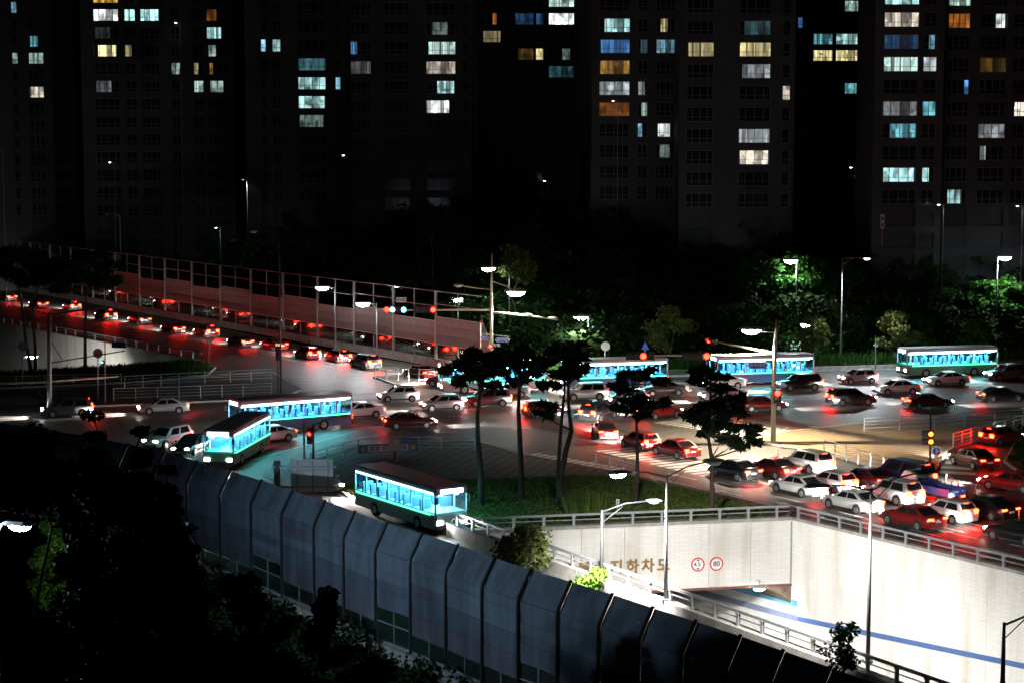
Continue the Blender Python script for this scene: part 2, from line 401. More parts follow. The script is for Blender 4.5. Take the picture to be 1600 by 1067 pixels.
for (x, y) in ((1250, 667), (1300, 672), (1350, 674), (1440, 652), (1530, 650), (1070, 745), (1140, 770), (1240, 790), (1430, 852), (1500, 835), (1580, 868)):   # painted arrows
    a = g(x, y); d = UVEC if y > 700 else VVEC
    strip('lane_arrow', a - d * 1.4, a + d * .9, .22)
    m = MB(); nn = Vector((-d.y, d.x, 0)); p = a + d * .9
    m.add([(p + nn * .45) + Vector((0, 0, .0062)), (p - nn * .45) + Vector((0, 0, .0062)), p + d * 1.2 + Vector((0, 0, .0062))], [(0, 1, 2)]); m.build('lane_arrow', PAINT, ROAD)

# repairs and manholes
PATCH = mat('asphalt_patch', (.04, .037, .035), .6, noise=.3, scale=2)
IRON = mat('cast_iron', (.05, .045, .04), .45, .7, noise=.3, scale=6)
for i in range(26):
    x = random.uniform(330, 1560); y = random.uniform(606, 690)
    if 740 < x < 1000 and y > 685 or (x > 1180 and y > 655): continue
    a = g(x, y); d = VVEC if random.random() < .7 else UVEC; strip('asphalt_patch', a, a + d * random.uniform(2, 9), random.uniform(.6, 2.2), PATCH, .0022)
for x, y in ((480, 690), (620, 645), (730, 672), (880, 668), (1010, 722), (1180, 780), (1290, 810), (1420, 645), (1120, 650), (560, 616), (380, 570), (1330, 782), (1500, 850), (300, 545)):
    a = g(x, y); MB().tube([(a.x, a.y, .0), (a.x, a.y, .007)], .36, 14).build('manhole_cover', IRON, ROAD)
# ------------------------------------------------------------------ the underpass
TILE_P = tilemat('tile_portal', A, B, (.8, .79, .76), (.58, .57, .54), .62, .145, (.4, .35, .26))
TILE_R = tilemat('tile_side', B, C, (.8, .79, .76), (.58, .57, .54), .62, .145, (.4, .35, .26))
TILE_L = tilemat('tile_far', LT[0], LT[1], (.7, .7, .67), (.42, .41, .38), .62, .145, (.4, .36, .28))
STRIPE_B = mat('blue_tile', (.08, .15, .36), .35, noise=.15, scale=2)
STRIPE_C = mat('light_blue_tile', (.13, .42, .62), .35, noise=.15, scale=2)
STRIPE_G = mat('grey_blue_tile', (.2, .24, .36), .4, noise=.15, scale=2)
SOFFIT = mat('stained_concrete', (.2, .15, .11), .85, noise=.5, scale=1.5, bump=.4)
dP = (B - A).normalized(); nP = Vector((dP.y, -dP.x, 0))               # towards the camera
dR = (C - B).normalized(); nR = Vector((dR.y, -dR.x, 0)) 
if nR.dot(Vector((-1, -.3, 0))) < 0: nR = -nR
ZT = -4.25
portal = empty('underpass_portal', A, 'white tiled underpass portal wall with gold lettering and two round signs', 'portal wall')
def prt(p): return p - A
Lp = (B - A).length
# the opening begins where the tunnel's left wall stands
xo = (onpl(975, 912, A, B) - A).dot(dP)
npan = 8; wp = Lp / npan
for i in range(npan):
    a0, a1 = i * wp, (i + 1) * wp
    zb = -9.6 if a1 <= xo + .6 else ZT
    c = dP * ((a0 + a1) / 2) - nP * .15
    piece('wall_panel', (c.x, c.y, (zb + .1) / 2), (wp - .025, .3, .1 - zb), TILE_P, portal, frame2(dP))
bk = MB(); c = dP * (Lp / 2) - nP * .55; bk.box((c.x, c.y, ZT / 2 - .05), (Lp, .5, -ZT), frame2(dP)); bk.build('backing_beam', CONC, portal)
cp = MB(); c = dP * (Lp / 2) - nP * .2; cp.box((c.x, c.y, .2), (Lp, .55, .22), frame2(dP)); cp.build('coping', CONC, portal)
ed = MB(); c = dP * ((xo + Lp) / 2 + .2) - nP * .1; ed.box((c.x, c.y, ZT - .08), (Lp - xo - .4, .42, .14), frame2(dP)); ed.build('beam_edge', mat('red_oxide', (.16, .06, .045), .7, noise=.3), portal)
for s, xx in ((1, xo), (-1, Lp)):                                        # the two sloping haunches of the opening
    m = MB(); p0 = dP * xx; q = dP * (xx + s * 2.1)
    back = UVEC * 3.2
    tri = [p0 + Vector((0, 0, ZT - .1)), q + Vector((0, 0, ZT - .1)), p0 + dP * s * .7 + Vector((0, 0, ZT - .75)), p0 + Vector((0, 0, ZT - 1.35))]
    vs = [v - nP * .02 for v in tri] + [v + back for v in tri]
    m.add(vs, [(0, 1, 2, 3), (7, 6, 5, 4), (0, 4, 5, 1), (1, 5, 6, 2), (2, 6, 7, 3), (3, 7, 4, 0)]); m.build('haunch', SOFFIT, portal)
jl = MB(); c = dP * (Lp - .06) + nP * .03; jl.box((c.x, c.y, (ZT) / 2), (.09, .06, -ZT), frame2(dP)); jl.build('corner_pipe', GREYP, portal)
# gold letters on the portal
GOLD = mat('gold_letters', (.3, .19, .07), .45, .3, noise=.25, scale=5)
lett = empty('wall_lettering', onpl(975, 890, A, B), 'row of gold Korean letters on the white portal wall', 'lettering')
for ch, x, y in (('봉', 912, 888), ('수', 938, 887), ('지', 963, 886), ('하', 988, 885), ('차', 1012, 884), ('도', 1036, 883)):
    p = onpl(x, y, A, B) + nP * .06 - lett.location
    text('letter', ch, GOLD, lett, p, .98, facing(nP), .05, .022)
def round_sign(name, p, r, n, label, draw, parent=None, border=REDP, faceM=WHITEP):
    t = empty(name, p, label, 'road sign') if parent is None else parent
    off = Vector((0, 0, 0)) if parent is None else p
    R = facing(n)
    def disc(nm, r0, r1, d, m):
        b = MB(); N = 28; vs = []
        for k in range(N):
            a = 2 * math.pi * k / N; vs.append(Vector((math.cos(a) * r1, math.sin(a) * r1, 0)))
        for k in range(N): vs.append(vs[k] + Vector((0, 0, d)))
        b.add([off + R @ v for v in vs], [tuple(range(N, 2 * N))] + [(k, (k + 1) % N, N + (k + 1) % N, N + k) for k in range(N)] + [tuple(reversed(range(N)))])
        return b.build(nm, m, t)
    disc('sign_rim', 0, r, .03, border); disc('sign_face', 0, r * .8, .036, faceM)
    draw(t, off, R, r)
    return t
INK = mat('sign_ink', (.02, .02, .025), .5)
def d80(t, off, R, r): text('numerals', '80', INK, t, off + R @ Vector((0, 0, .045)), r * 1.0, R, .004, .008)
def d45(t, off, R, r):
    text('numerals', '4.5', INK, t, off + R @ Vector((-.05, 0, .045)), r * .8, R, .004, .006)
    for s in (1, -1):
        b = MB(); b.add([off + R @ Vector(v) for v in ((-.12, s * r * .5, .047), (.12, s * r * .5, .047), (0, s * r * .76, .047))], [(0, 1, 2)]); b.build('arrowhead', INK, t)
round_sign('road_sign', onpl(1090, 881, A, B) + nP * .05, .47, nP, 'round red rimmed height limit sign reading 4.5 on the portal wall', d45)
round_sign('road_sign', onpl(1119, 880, A, B) + nP * .05, .47, nP, 'round red rimmed speed sign reading 80 on the portal wall', d80)

side = empty('retaining_wall', B, 'tall white tiled retaining wall with a blue stripe beside the queue of cars', 'retaining wall')
Ls = 70.; wpan = 4.35; start = -8 * wpan
def wallz(t): return -9.6 + max(t, 0) * .065
k = 0; t = start
while t < Ls:
    c = dR * (t + wpan / 2) - nR * .15
    zt = -.05 if t < -.1 else .1
    if t < -.01: zt = ZT - .05
    piece('wall_panel', (c.x, c.y, (zt - 10.4) / 2), (wpan - .022, .3, zt + 10.4), TILE_R, side, frame2(dR)); t += wpan
# capping strip
m = MB(); c = dR * 35 - nR * .2; m.box((c.x, c.y, .2), (70, .5, .2), frame2(dR)); m.build('coping', CONC, side)
def stripe(t0, t1, za, zb, h, mt):
    a = dR * t0 + nR * .012; b = dR * t1 + nR * .012
    q = MB(); q.add([a + Vector((0, 0, za - h / 2)), b + Vector((0, 0, zb - h / 2)), b + Vector((0, 0, zb + h / 2)), a + Vector((0, 0, za + h / 2)),
                     a - nR * .05 + Vector((0, 0, za - h / 2)), b - nR * .05 + Vector((0, 0, zb - h / 2)), b - nR * .05 + Vector((0, 0, zb + h / 2)), a - nR * .05 + Vector((0, 0, za + h / 2))],
                    [(0, 1, 2, 3), (7, 6, 5, 4), (3, 2, 6, 7), (0, 4, 5, 1)])
    q.build('tile_stripe', mt, side)
p1 = onpl(1246, 966, B, C); p2 = onpl(1600, 1040, B, C)
t1 = (p1 - B).dot(dR); t2 = (p2 - B).dot(dR); sl = (p2.z - p1.z) / (t2 - t1)
stripe(t1, 70, p1.z, p1.z + sl * (70 - t1), .34, STRIPE_B)
stripe(start, t1 - .02, p1.z + sl * (start - t1) * .3, p1.z, .42, STRIPE_G)
stripe(start, t1 - .02, p1.z + 1. + sl * (start - t1) * .3, p1.z + 1., .42, STRIPE_C)
# tunnel bed, roof and the near trench wall
dA = (A2 - A).normalized()
fl = MB(); P0 = A + dP * 0; q0 = A - dA * 36; q1 = B - dR * 36
fl.add([(A2.x, A2.y, -5.2), (C.x, C.y, -5.2), (B.x, B.y, -9.6), (A.x, A.y, -9.6), (q0.x, q0.y, -9.9), (q1.x, q1.y, -9.9)], [(0, 1, 2, 3), (3, 2, 5, 4)])
tag(fl.build('underpass_road', ASPH), 'asphalt bed of the sunken underpass road', kind='structure')
tl = A + dP * xo
cl = MB(); cl.box((tl - dR * 18 - nR * .3).to_tuple()[:2] + (-7.2,), (36, .5, 6.), frame2(dR)); tag(cl.build('tunnel_wall', CONC), 'left concrete wall of the tunnel', 'wall')
rf = MB(); rf.add([(tl + UVEC * .5) + Vector((0, 0, ZT)), B + UVEC * .5 + Vector((0, 0, ZT)), B - dR * 35 + Vector((0, 0, ZT)), tl - dR * 35 + Vector((0, 0, ZT))], [(0, 1, 2, 3)])
tag(rf.build('tunnel_roof', CONC), 'concrete roof of the underpass', kind='structure')
nw = MB(); Ln = (A2 - A).length; nA = Vector((dA.y, -dA.x, 0))
if nA.dot(Vector((1, .3, 0))) < 0: nA = -nA
c = A + dA * (Ln / 2) + nA * .1; nw.box((c.x, c.y, -4.8), (Ln, .5, 9.55), frame2(dA))
par = tag(nw.build('parapet_wall', CONC), 'weathered concrete parapet between the dark noise barrier and the sunken road', 'parapet')
t = 0.
while t < Ln - 3:
    c = A + dA * (t + 1.98) - nA * .0; piece('parapet_block', (c.x, c.y, .42), (3.94, .62, .84), CONC, par, frame2(dA)); t += 4

def guard_rail(a, b, z, label, step=2.0, h=.75, group=None):
    t = empty('guard_rail', a + Vector((0, 0, z)), label, 'guard rail', group)
    d = b - a; L = d.length; d.normalize(); R = frame2(d); n = int(L / step)
    for i in range(n + 1):
        c = d * (i * step); b_ = Vector((c.x, c.y, h / 2))
        piece('post', b_, (.16, .14, h), STEEL, t, R)
        piece('rail_bracket', (c.x, c.y, h * .88), (.22, .2, .12), STEEL, t, R)
    c = d * (L / 2)
    piece('rail', (c.x, c.y, h), (L, .13, .14), STEEL, t, R)
    piece('rail', (c.x, c.y, h * .55), (L, .05, .05), STEEL, t, R)
    return t
guard_rail(A + dP * .2, B - dP * .2, .3, 'silver guard rail along the top of the portal wall')
guard_rail(B + dR * .6, B + dR * 46, .3, 'silver guard rail between the queue of cars and the retaining wall')
guard_rail(A + dA * 1.0, A + dA * 56, .84, 'silver guard rail on the concrete parapet behind the dark noise barrier')
guard_rail(LT[0] + Vector((.3, .4, 0)), LT[1] + Vector((.3, .4, 0)), .1, 'guard rail above the white wall of the far sunken road', step=3.)

# far sunken road on the left: its white wall
lw = empty('retaining_wall', LT[0], 'white tiled wall of the far sunken road behind the left pines', 'retaining wall')
dl = LT[1] - LT[0]; Ll = dl.length; dl.normalize(); n = int(Ll / 5)
for i in range(n):
    c = dl * (i + .5) * (Ll / n) + Vector((.12, .2, 0)); h = 9.5
    piece('wall_panel', (c.x, c.y, -h / 2 + .06), (Ll / n - .03, .3, h), TILE_L, lw, frame2(dl))
lf = MB().add([(p.x, p.y, -8.2) for p in grow(LT, 1.)], [(0, 1, 2, 3)]); tag(lf.build('sunken_road', ASPH), 'bed of the far sunken road', kind='structure')
for pa, pb in ((LT[1], LT[2]), (LT[2], LT[3])):
    d = (pb - pa); c = (pa + pb) / 2; mm = MB().box((c.x, c.y, -4.4), (d.length, .4, 8.7), frame2(d.normalized())); tag(mm.build('trench_wall', CONC), 'concrete side wall of the far sunken road at its ' + ('blunt end' if pa is LT[1] else 'island side'), 'wall')

# ------------------------------------------------------------------ near noise barrier
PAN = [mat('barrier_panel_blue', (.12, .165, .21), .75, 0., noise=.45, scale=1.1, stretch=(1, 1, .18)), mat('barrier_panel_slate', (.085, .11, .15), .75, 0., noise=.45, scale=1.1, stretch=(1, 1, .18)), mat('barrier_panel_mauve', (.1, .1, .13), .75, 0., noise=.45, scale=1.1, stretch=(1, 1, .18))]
BPOST = mat('barrier_post', (.03, .035, .04), .5, .4)
nb = empty('noise_barrier', BASE[12], 'long dark blue noise barrier with leaning top crossing the foreground', 'noise barrier'); O = BASE[12]
for i in range(len(BASE) - 1):
    a, b = BASE[i], BASE[i + 1]; d = b - a; L = d.length; d.normalize(); R = frame2(d); c = (a + b) / 2 - O
    two = i % 3 != 1
    z0 = 1.9 if (i % 4 == 1) else 1.05
    npn = 2
    for q in range(2):
        cc = c + d * ((q - .5) * L / 2)
        piece('pane', (cc.x, cc.y, .22 + (z0 - .3) / 2), (L / 2 - .1, .03, z0 - .3), ACRYL2, nb, R)
    piece('pane_mullion', (c.x, c.y, .2 + z0 / 2 - .1), (.06, .07, z0 - .1), STEEL, nb, R)
    if z0 > 1.5: piece('pane_mullion', (c.x, c.y, 1.15), (L - .1, .07, .06), STEEL, nb, R)
    piece('pane_mullion', (c.x, c.y, .16), (L - .1, .1, .08), STEEL, nb, R)
    rows = int(round((4.7 - z0) / .5)); hh = (4.7 - z0) / rows
    for r in range(rows):
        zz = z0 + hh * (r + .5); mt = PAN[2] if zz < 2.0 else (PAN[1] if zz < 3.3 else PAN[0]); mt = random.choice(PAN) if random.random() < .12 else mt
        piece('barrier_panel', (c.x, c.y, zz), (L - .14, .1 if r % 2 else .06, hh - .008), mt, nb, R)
    tilt = R @ Matrix.Rotation(math.atan2(.7, 1.3) * (-1 if (R @ Vector((0, 1, 0))).dot(NB) > 0 else 1), 3, 'X')
    for r in range(3):
        f = (r + .5) / 3; cc = c + NB * (.7 * f)
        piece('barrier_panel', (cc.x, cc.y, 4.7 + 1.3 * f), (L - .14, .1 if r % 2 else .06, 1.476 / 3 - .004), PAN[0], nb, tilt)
for p in BASE:
    q = p - O; m = MB()
    m.tube([q - NB * .1, q - NB * .1 + Vector((0, 0, 4.6)), q - NB * .06 + Vector((0, 0, 4.85)), q + NB * .64 + Vector((0, 0, 6.1))], .085, 6)
    m.build('post', BPOST, nb)
ft = MB()
for i in range(len(BASE) - 1):
    a, b = BASE[i] - O, BASE[i + 1] - O; c = (a + b) / 2; ft.box((c.x, c.y, -.6), ((b - a).length + .2, .7, 1.4), frame2(b - a))
ft.build('footing', CONC, nb)

# ------------------------------------------------------------------ far noise barrier
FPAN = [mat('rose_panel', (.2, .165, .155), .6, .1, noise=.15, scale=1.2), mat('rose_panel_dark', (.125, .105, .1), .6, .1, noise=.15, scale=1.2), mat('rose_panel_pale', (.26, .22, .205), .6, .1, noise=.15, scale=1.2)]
fa, fb = g(-130, 424), g(752, 585); d = fb - fa; L = d.length; d.normalize(); R = frame2(d)
fn = empty('noise_barrier', fa, 'tall far noise barrier with rose panels and clear panes along the ramp', 'noise barrier')
nbay = 22; bw = L / nbay; HT = 8.6
cb = MB(); c = d * (L / 2); cb.box((c.x, c.y, .45), (L, .6, .9), R); cb.build('footing', CONC, fn)
FPOST = mat('pale_post', (.45, .46, .45), .5, .3, noise=.1)
for i in range(nbay):
    c0 = d * (i * bw); zs = .9
    piece('post', (c0.x, c0.y, HT / 2 + .02), (.2, .3, HT), FPOST, fn, R)
    split1 = 2.6; split2 = 5.2 + (.5 if i % 2 else 0)
    for q in range(2):
        c = d * (i * bw + bw * (q + .5) / 2)
        piece('pane', (c.x, c.y, (.9 + split1) / 2), (bw / 2 - .12, .03, split1 - .98), ACRYL, fn, R)
        for r in range(2):
            hh = (HT - split2) / 2; piece('pane', (c.x, c.y, split2 + hh * (r + .5)), (bw / 2 - .12, .03, hh - .08), ACRYL, fn, R)
    cm = d * (i * bw + bw / 2)
    piece('mullion', (cm.x, cm.y, (.9 + split1) / 2), (.1, .12, split1 - .9), FPOST, fn, R)
    piece('mullion', (cm.x, cm.y, (HT + split2) / 2), (.1, .12, HT - split2), FPOST, fn, R)
    for zz in (split1, split2, (split2 + HT) / 2, HT): piece('mullion', (cm.x, cm.y, zz), (bw, .14, .08), FPOST, fn, R)
    nr = 3; hh = (split2 - split1) / nr
    for r in range(nr):
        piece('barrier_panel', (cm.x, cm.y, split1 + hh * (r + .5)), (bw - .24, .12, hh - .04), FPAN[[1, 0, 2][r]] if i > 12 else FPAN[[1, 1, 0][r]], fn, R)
        if i >= 9:
            for q in range(9):
                cc = d * (i * bw + bw * (q + .5) / 9) - Vector((d.y, -d.x, 0)) * -.09
# sloping end of the barrier
m = MB(); e = d * L; q = d * (L + 3.6)
m.add([e + Vector((0, 0, .9)), q + Vector((0, 0, .9)), e + Vector((0, 0, HT - 2.2)), e - Vector((0, .2, 0)) + Vector((0, 0, .9)), q - Vector((0, .2, 0)) + Vector((0, 0, .9)), e - Vector((0, .2, 0)) + Vector((0, 0, HT - 2.2))], [(0, 1, 2), (5, 4, 3), (1, 4, 5, 2), (0, 2, 5, 3)])
m.build('end_panel', FPAN[0], fn)

# ------------------------------------------------------------------ apartment towers
WALLM = mat('apartment_render', (.075, .082, .09), .85, noise=.15, scale=.15, spec=.15)
FRAMEM = mat('window_frame', (.16, .17, .17), .5)
DARKWIN = mat('dark_window', (.02, .025, .03), .12, spec=.6)
def litmat(col, s, mode):
    name = 'lit_room_%s_%d_%s' % ('_'.join('%02d' % int(c * 99) for c in col), int(s * 100), mode)
    if name in MATS: return MATS[name]
    m = mat(name, (.2, .2, .2), .6, emit=col, es=s, sampling='NONE'); nt = m.node_tree; b = nt.nodes['Principled BSDF']
    oi = nt.nodes.new('ShaderNodeObjectInfo'); ge = nt.nodes.new('ShaderNodeNewGeometry')
    ad = nt.nodes.new('ShaderNodeVectorMath'); ad.operation = 'ADD'
    nt.links.new(ge.outputs['Position'], ad.inputs[0]); nt.links.new(oi.outputs['Location'], ad.inputs[1])
    mp = nt.nodes.new('ShaderNodeMapping'); mp.inputs['Scale'].default_value = (1., .2, .55) if mode == 'room' else (2.6, .2, .12)
    nt.links.new(ad.outputs[0], mp.inputs[0])
    no = nt.nodes.new('ShaderNodeTexNoise'); no.inputs['Scale'].default_value = 1.1; no.inputs['Detail'].default_value = 4; nt.links.new(mp.outputs[0], no.inputs['Vector'])
    vo = nt.nodes.new('ShaderNodeTexVoronoi'); vo.distance = 'CHEBYCHEV'; vo.inputs['Scale'].default_value = 1.3; nt.links.new(mp.outputs[0], vo.inputs['Vector'])
    sp = nt.nodes.new('ShaderNodeSeparateXYZ'); nt.links.new(vo.outputs['Color'], sp.inputs[0])
    rp = nt.nodes.new('ShaderNodeMapRange'); rp.inputs[1].default_value = .3; rp.inputs[2].default_value = .7; rp.inputs[3].default_value = .2; rp.inputs[4].default_value = 1.35
    nt.links.new(no.outputs[0], rp.inputs[0])
    mu = nt.nodes.new('ShaderNodeMath'); mu.operation = 'MULTIPLY'; mr = nt.nodes.new('ShaderNodeMapRange'); mr.inputs[3].default_value = .35; mr.inputs[4].default_value = 1.5
    nt.links.new(sp.outputs[0], mr.inputs[0]); nt.links.new(rp.outputs[0], mu.inputs[0]); nt.links.new(mr.outputs[0], mu.inputs[1])
    m2 = nt.nodes.new('ShaderNodeMath'); m2.operation = 'MULTIPLY'; m2.inputs[1].default_value = s; nt.links.new(mu.outputs[0], m2.inputs[0])
    nt.links.new(m2.outputs[0], b.inputs['Emission Strength'])
    return m
LC = dict(c=(.55, 1., 1.), w=(.92, 1., .97), g=(.62, .9, .82), y=(1., .86, .42), o=(1., .32, .06), b=(.12, .42, 1.), B=(.35, .75, 1.), W=(1., .88, .72), t=(.16, .5, .58), a=(1., .55, .1), k=(.55, .62, .66))
LIT = [  # x0 y0 x1 y1 colour strength
 (148,-12,187,8,'a',.45),(148,13,187,35,'w',.95),(196,14,213,32,'c',.85),(221,15,250,36,'c',.95),(159,68,187,88,'y',.95),(200,68,210,86,'y',.16),(325,18,340,37,'o',.10),(324,44,346,65,'c',.6),(348,44,356,60,'g',.35),
 (330,72,341,92,'g',.35),(350,77,364,86,'c',.5),(45,54,51,75,'g',.4),(54,56,60,75,'t',.6),(20,3,29,21,'B',.55),(19,79,28,92,'g',.35),(55,82,69,102,'g',.4),(55,134,68,151,'W',.6),(155,123,178,140,'k',.16),
 (268,98,282,116,'g',.22),(303,98,310,116,'y',.22),(331,100,336,108,'a',.2),(301,126,316,143,'g',.5),(332,127,352,145,'g',.3),(410,70,417,88,'B',.55),(427,70,439,88,'c',.35),
 (466,92,509,110,'t',.22),(466,119,509,139,'c',.7),(525,121,532,137,'B',.5),(468,149,508,168,'c',.75),(470,179,507,194,'g',.14),
 (858,-6,897,13,'g',.8),(858,20,897,40,'w',1.1),(839,18,848,36,'B',.7),(805,20,838,36,'b',.10),(770,17,776,32,'o',.35),(755,43,783,63,'y',.14),(835,71,850,88,'y',.55),(810,71,834,88,'a',.06),
 (676,36,700,56,'g',.14),(671,65,713,87,'g',.55),(664,95,710,116,'W',.35),(684,126,710,141,'c',.6),(666,154,701,176,'w',1.0),(548,62,558,80,'b',.45),(548,92,579,111,'k',.10),(857,98,895,112,'t',.10),(878,72,890,84,'g',.12),
 (944,27,983,52,'c',.7),(938,60,983,84,'b',.32),(937,91,982,116,'a',.22),(934,123,982,149,'k',.6),(930,156,985,178,'o',.12),(1003,156,1012,178,'g',.45),(996,125,1006,141,'k',.28),(1024,61,1055,82,'B',.35),(1003,61,1014,80,'t',.15),
 (1030,28,1041,50,'y',.35),(996,190,1003,212,'B',.55),(1027,191,1046,213,'w',.6),(1030,224,1046,240,'g',.1),
 (1075,63,1114,88,'y',.28),(1155,65,1207,91,'y',.6),(1157,98,1201,123,'k',.45),(1163,34,1204,58,'t',.12),(1223,145,1234,163,'W',.4),(1149,197,1200,219,'k',.55),(1155,229,1199,251,'W',1.0),(1315,1,1339,20,'g',.5),(1245,41,1253,60,'b',.22),
 (1270,50,1300,70,'t',.5),(1305,50,1343,70,'c',.6),(1286,75,1335,95,'y',.8),(1317,126,1337,143,'t',.7),(1382,-12,1435,11,'c',.75),(1461,-10,1514,11,'g',.55),(1382,18,1434,45,'W',.6),(1477,22,1514,45,'o',.35),(1549,25,1563,50,'w',.75),
 (1382,54,1434,78,'b',.08),(1446,56,1455,69,'B',.6),(1380,89,1434,116,'g',.65),(1436,89,1462,114,'k',.7),(1379,161,1434,185,'k',.2),(1443,161,1463,184,'t',.65),(1388,196,1428,217,'t',.55),(1530,203,1571,224,'k',.3),
 (1379,265,1427,289,'c',.9),(1440,266,1450,284,'c',.6),(1480,304,1500,318,'c',.55),(1581,167,1600,182,'W',.9),(1529,235,1538,255,'g',.25),(1505,134,1511,141,'b',.8),(1530,93,1572,122,'a',.05),(155,40,178,60,'k',.03)]
TOWERS = [  # x0 x1 distance first row centre label columns
 (-60, 118, 335, 12, 'leftmost dark apartment tower, half out of the picture', [(-30, -8), (20, 29), (45, 60), (54, 69), (84, 110)]),
 (128, 366, 318, 24, 'broad apartment tower at the left with three bright cyan windows in a row', [(148, 187), (196, 213), (221, 250), (268, 282), (303, 318), (324, 356)]),
 (384, 546, 300, 42, 'apartment tower left of centre with a stack of cyan lit windows', [(408, 418), (426, 440), (466, 509), (524, 533)]),
 (548, 738, 290, 45, 'apartment tower whose lowest bright white window glows behind branches', [(548, 580), (600, 640), (666, 712), (722, 732)]),
 (746, 908, 322, 30, 'apartment tower at the centre with one dazzling white window near its top', [(755, 783), (805, 834), (837, 849), (857, 897)]),
 (924, 1060, 270, 40, 'narrow apartment tower with a deep blue and an amber window above each other', [(936, 984), (996, 1012), (1025, 1054)]),
 (1062, 1242, 262, 44, 'apartment tower with a yellow window high up and a white one far below', [(1073, 1115), (1155, 1204), (1222, 1235)]),
 (1244, 1352, 345, 10, 'distant slim apartment tower with teal windows at the right', [(1245, 1253), (1270, 1300), (1305, 1343)]),
 (1366, 1474, 255, 66, 'apartment tower at the right with a cyan window low behind a tree', [(1380, 1434), (1442, 1463)]),
 (1476, 1680, 257, 33, 'rightmost apartment tower with a deep orange window', [(1480, 1514), (1530, 1572), (1582, 1622)])]
for ti, (x0, x1, D, yr, lab, cols) in enumerate(TOWERS):
    s = F / D / math.cos(PITCH); sp = 2.9 * F / D
    X = lambda px: dpt(px, 150, D).x
    def Z(py): return dpt(800, py, D).z
    xa, xb = X(x0), X(x1); zg = hz((xa + xb) / 2, D + 4) - 1
    tw = empty('apartment_tower', ((xa + xb) / 2, D, zg), lab, 'apartment tower', 'apartment towers on the hill'); o = tw.location
    zr0 = Z(yr); pitch = 2.9
    k0 = int((zr0 - zg - 1) / pitch); zlow = zr0 - k0 * pitch
    topz = Z(-60) + 3 + (ti % 3) * 3
    rows = int((topz - zlow) / pitch)
    cw = [(X(a), X(b)) for a, b in cols]
    wh = 1.95
    core = MB(); core.box(((xa + xb) / 2 - o.x, 7.0, (topz + 2 - zg) / 2), (xb - xa, 12.5, topz + 2 - zg)); core.build('core', WALLM, tw)
    # facade: full height piers between the window columns, spandrels between the floors
    piers = []; e = xa
    for a, b in sorted(cw):
        if a > e: piers.append((e, a))
        e = max(e, b)
    piers.append((e, xb))
    for a, b in piers:
        m = MB().box(((a + b) / 2 - o.x, .35, (topz + 2 - zg) / 2), (b - a, .7, topz + 2 - zg)); m.build('wall_pier', WALLM, tw)
    zs = [zlow + r * pitch for r in range(rows + 1)]
    for a, b in cw:
        prev = zg
        for zc in zs + [topz + 2 + wh / 2]:
            piece('spandrel', ((a + b) / 2 - o.x, .36, (prev + zc - wh / 2) / 2 - zg), (b - a - .004, .64, max(.05, zc - wh / 2 - prev)), WALLM, tw); prev = zc + wh / 2
        w = b - a; nm = 1 if w < 1.3 else (2 if w < 2.4 else 3)
        fm = MB(); t_ = .07
        for sx in (-1, 1): fm.box((sx * (w / 2 - t_ / 2), 0, 0), (t_, .1, wh))
        for sz in (-1, 1): fm.box((0, 0, sz * (wh / 2 - t_ / 2)), (w, .1, t_))
        fm.box((0, 0, -wh * .17), (w, .09, .06))
        for q in range(1, nm + (1 if nm == 3 else 0)):
            fr = q / (nm + (1 if nm == 3 else 0)); 
            if nm == 3: fr = (.22, .5, .78)[q - 1]
            fm.box((-w / 2 + w * fr, 0, 0), (.07, .09, wh))
        fme = bpy.data.meshes.new('window'); fme.from_pydata(fm.v, [], fm.f); fme.materials.append(FRAMEM)
        for zc in zs:
            py = 230 + (H - zc) * F / D
            if py > 330 or py < -22: continue
            wo = link('window', fme, None, tw, loc=((a + b) / 2 - o.x, .22, zc - zg))
            cxp = 800 + (a + b) / 2 * F / D; lit = None; best = 99
            for l in LIT:
                lx, ly = (l[0] + l[2]) / 2, (l[1] + l[3]) / 2
                if abs(ly - py) < sp * .5 and l[0] < cxp + w * F / D * .5 and l[2] > cxp - w * F / D * .5 and abs(ly - py) < best: lit = l; best = abs(ly - py)
            if lit:
                lw_ = min(w, (lit[2] - lit[0]) * D / F); off = max(-(w - lw_) / 2, min((w - lw_) / 2, ((lit[0] + lit[2]) / 2 - cxp) * D / F))
                cuts = [0, 1] if lw_ < 1.3 else ([0, .5, 1] if lw_ < 2.4 else [0, .22, .5, .78, 1]); kk = random.choice(((1,), (1, .9, .55), (1, 1, .3), (.7, 1.1, .45, 1)))
                for ci in range(len(cuts) - 1):
                    f0, f1 = cuts[ci], cuts[ci + 1]; st_ = round(lit[5] * 1.45 * kk[ci % len(kk)], 2)
                    pm_ = litmat(LC[lit[4]], st_, random.choice(('room', 'room', 'curtain')))
                    piece('pane', (off - lw_ / 2 + lw_ * (f0 + f1) / 2, .3, 0), (lw_ * (f1 - f0) - .02, .02, wh - .04), pm_, wo)
                if lw_ < w - .3:
                    piece('pane', (0, .36, 0), (w - .04, .02, wh - .04), DARKWIN, wo)
            else: piece('pane', (0, .3, 0), (w - .04, .02, wh - .04), DARKWIN, wo)
    rfm = MB().box((0, 6.5, topz + 2.2 - zg), (xb - xa + .4, 13.6, .5)); rfm.build('roof', WALLM, tw)

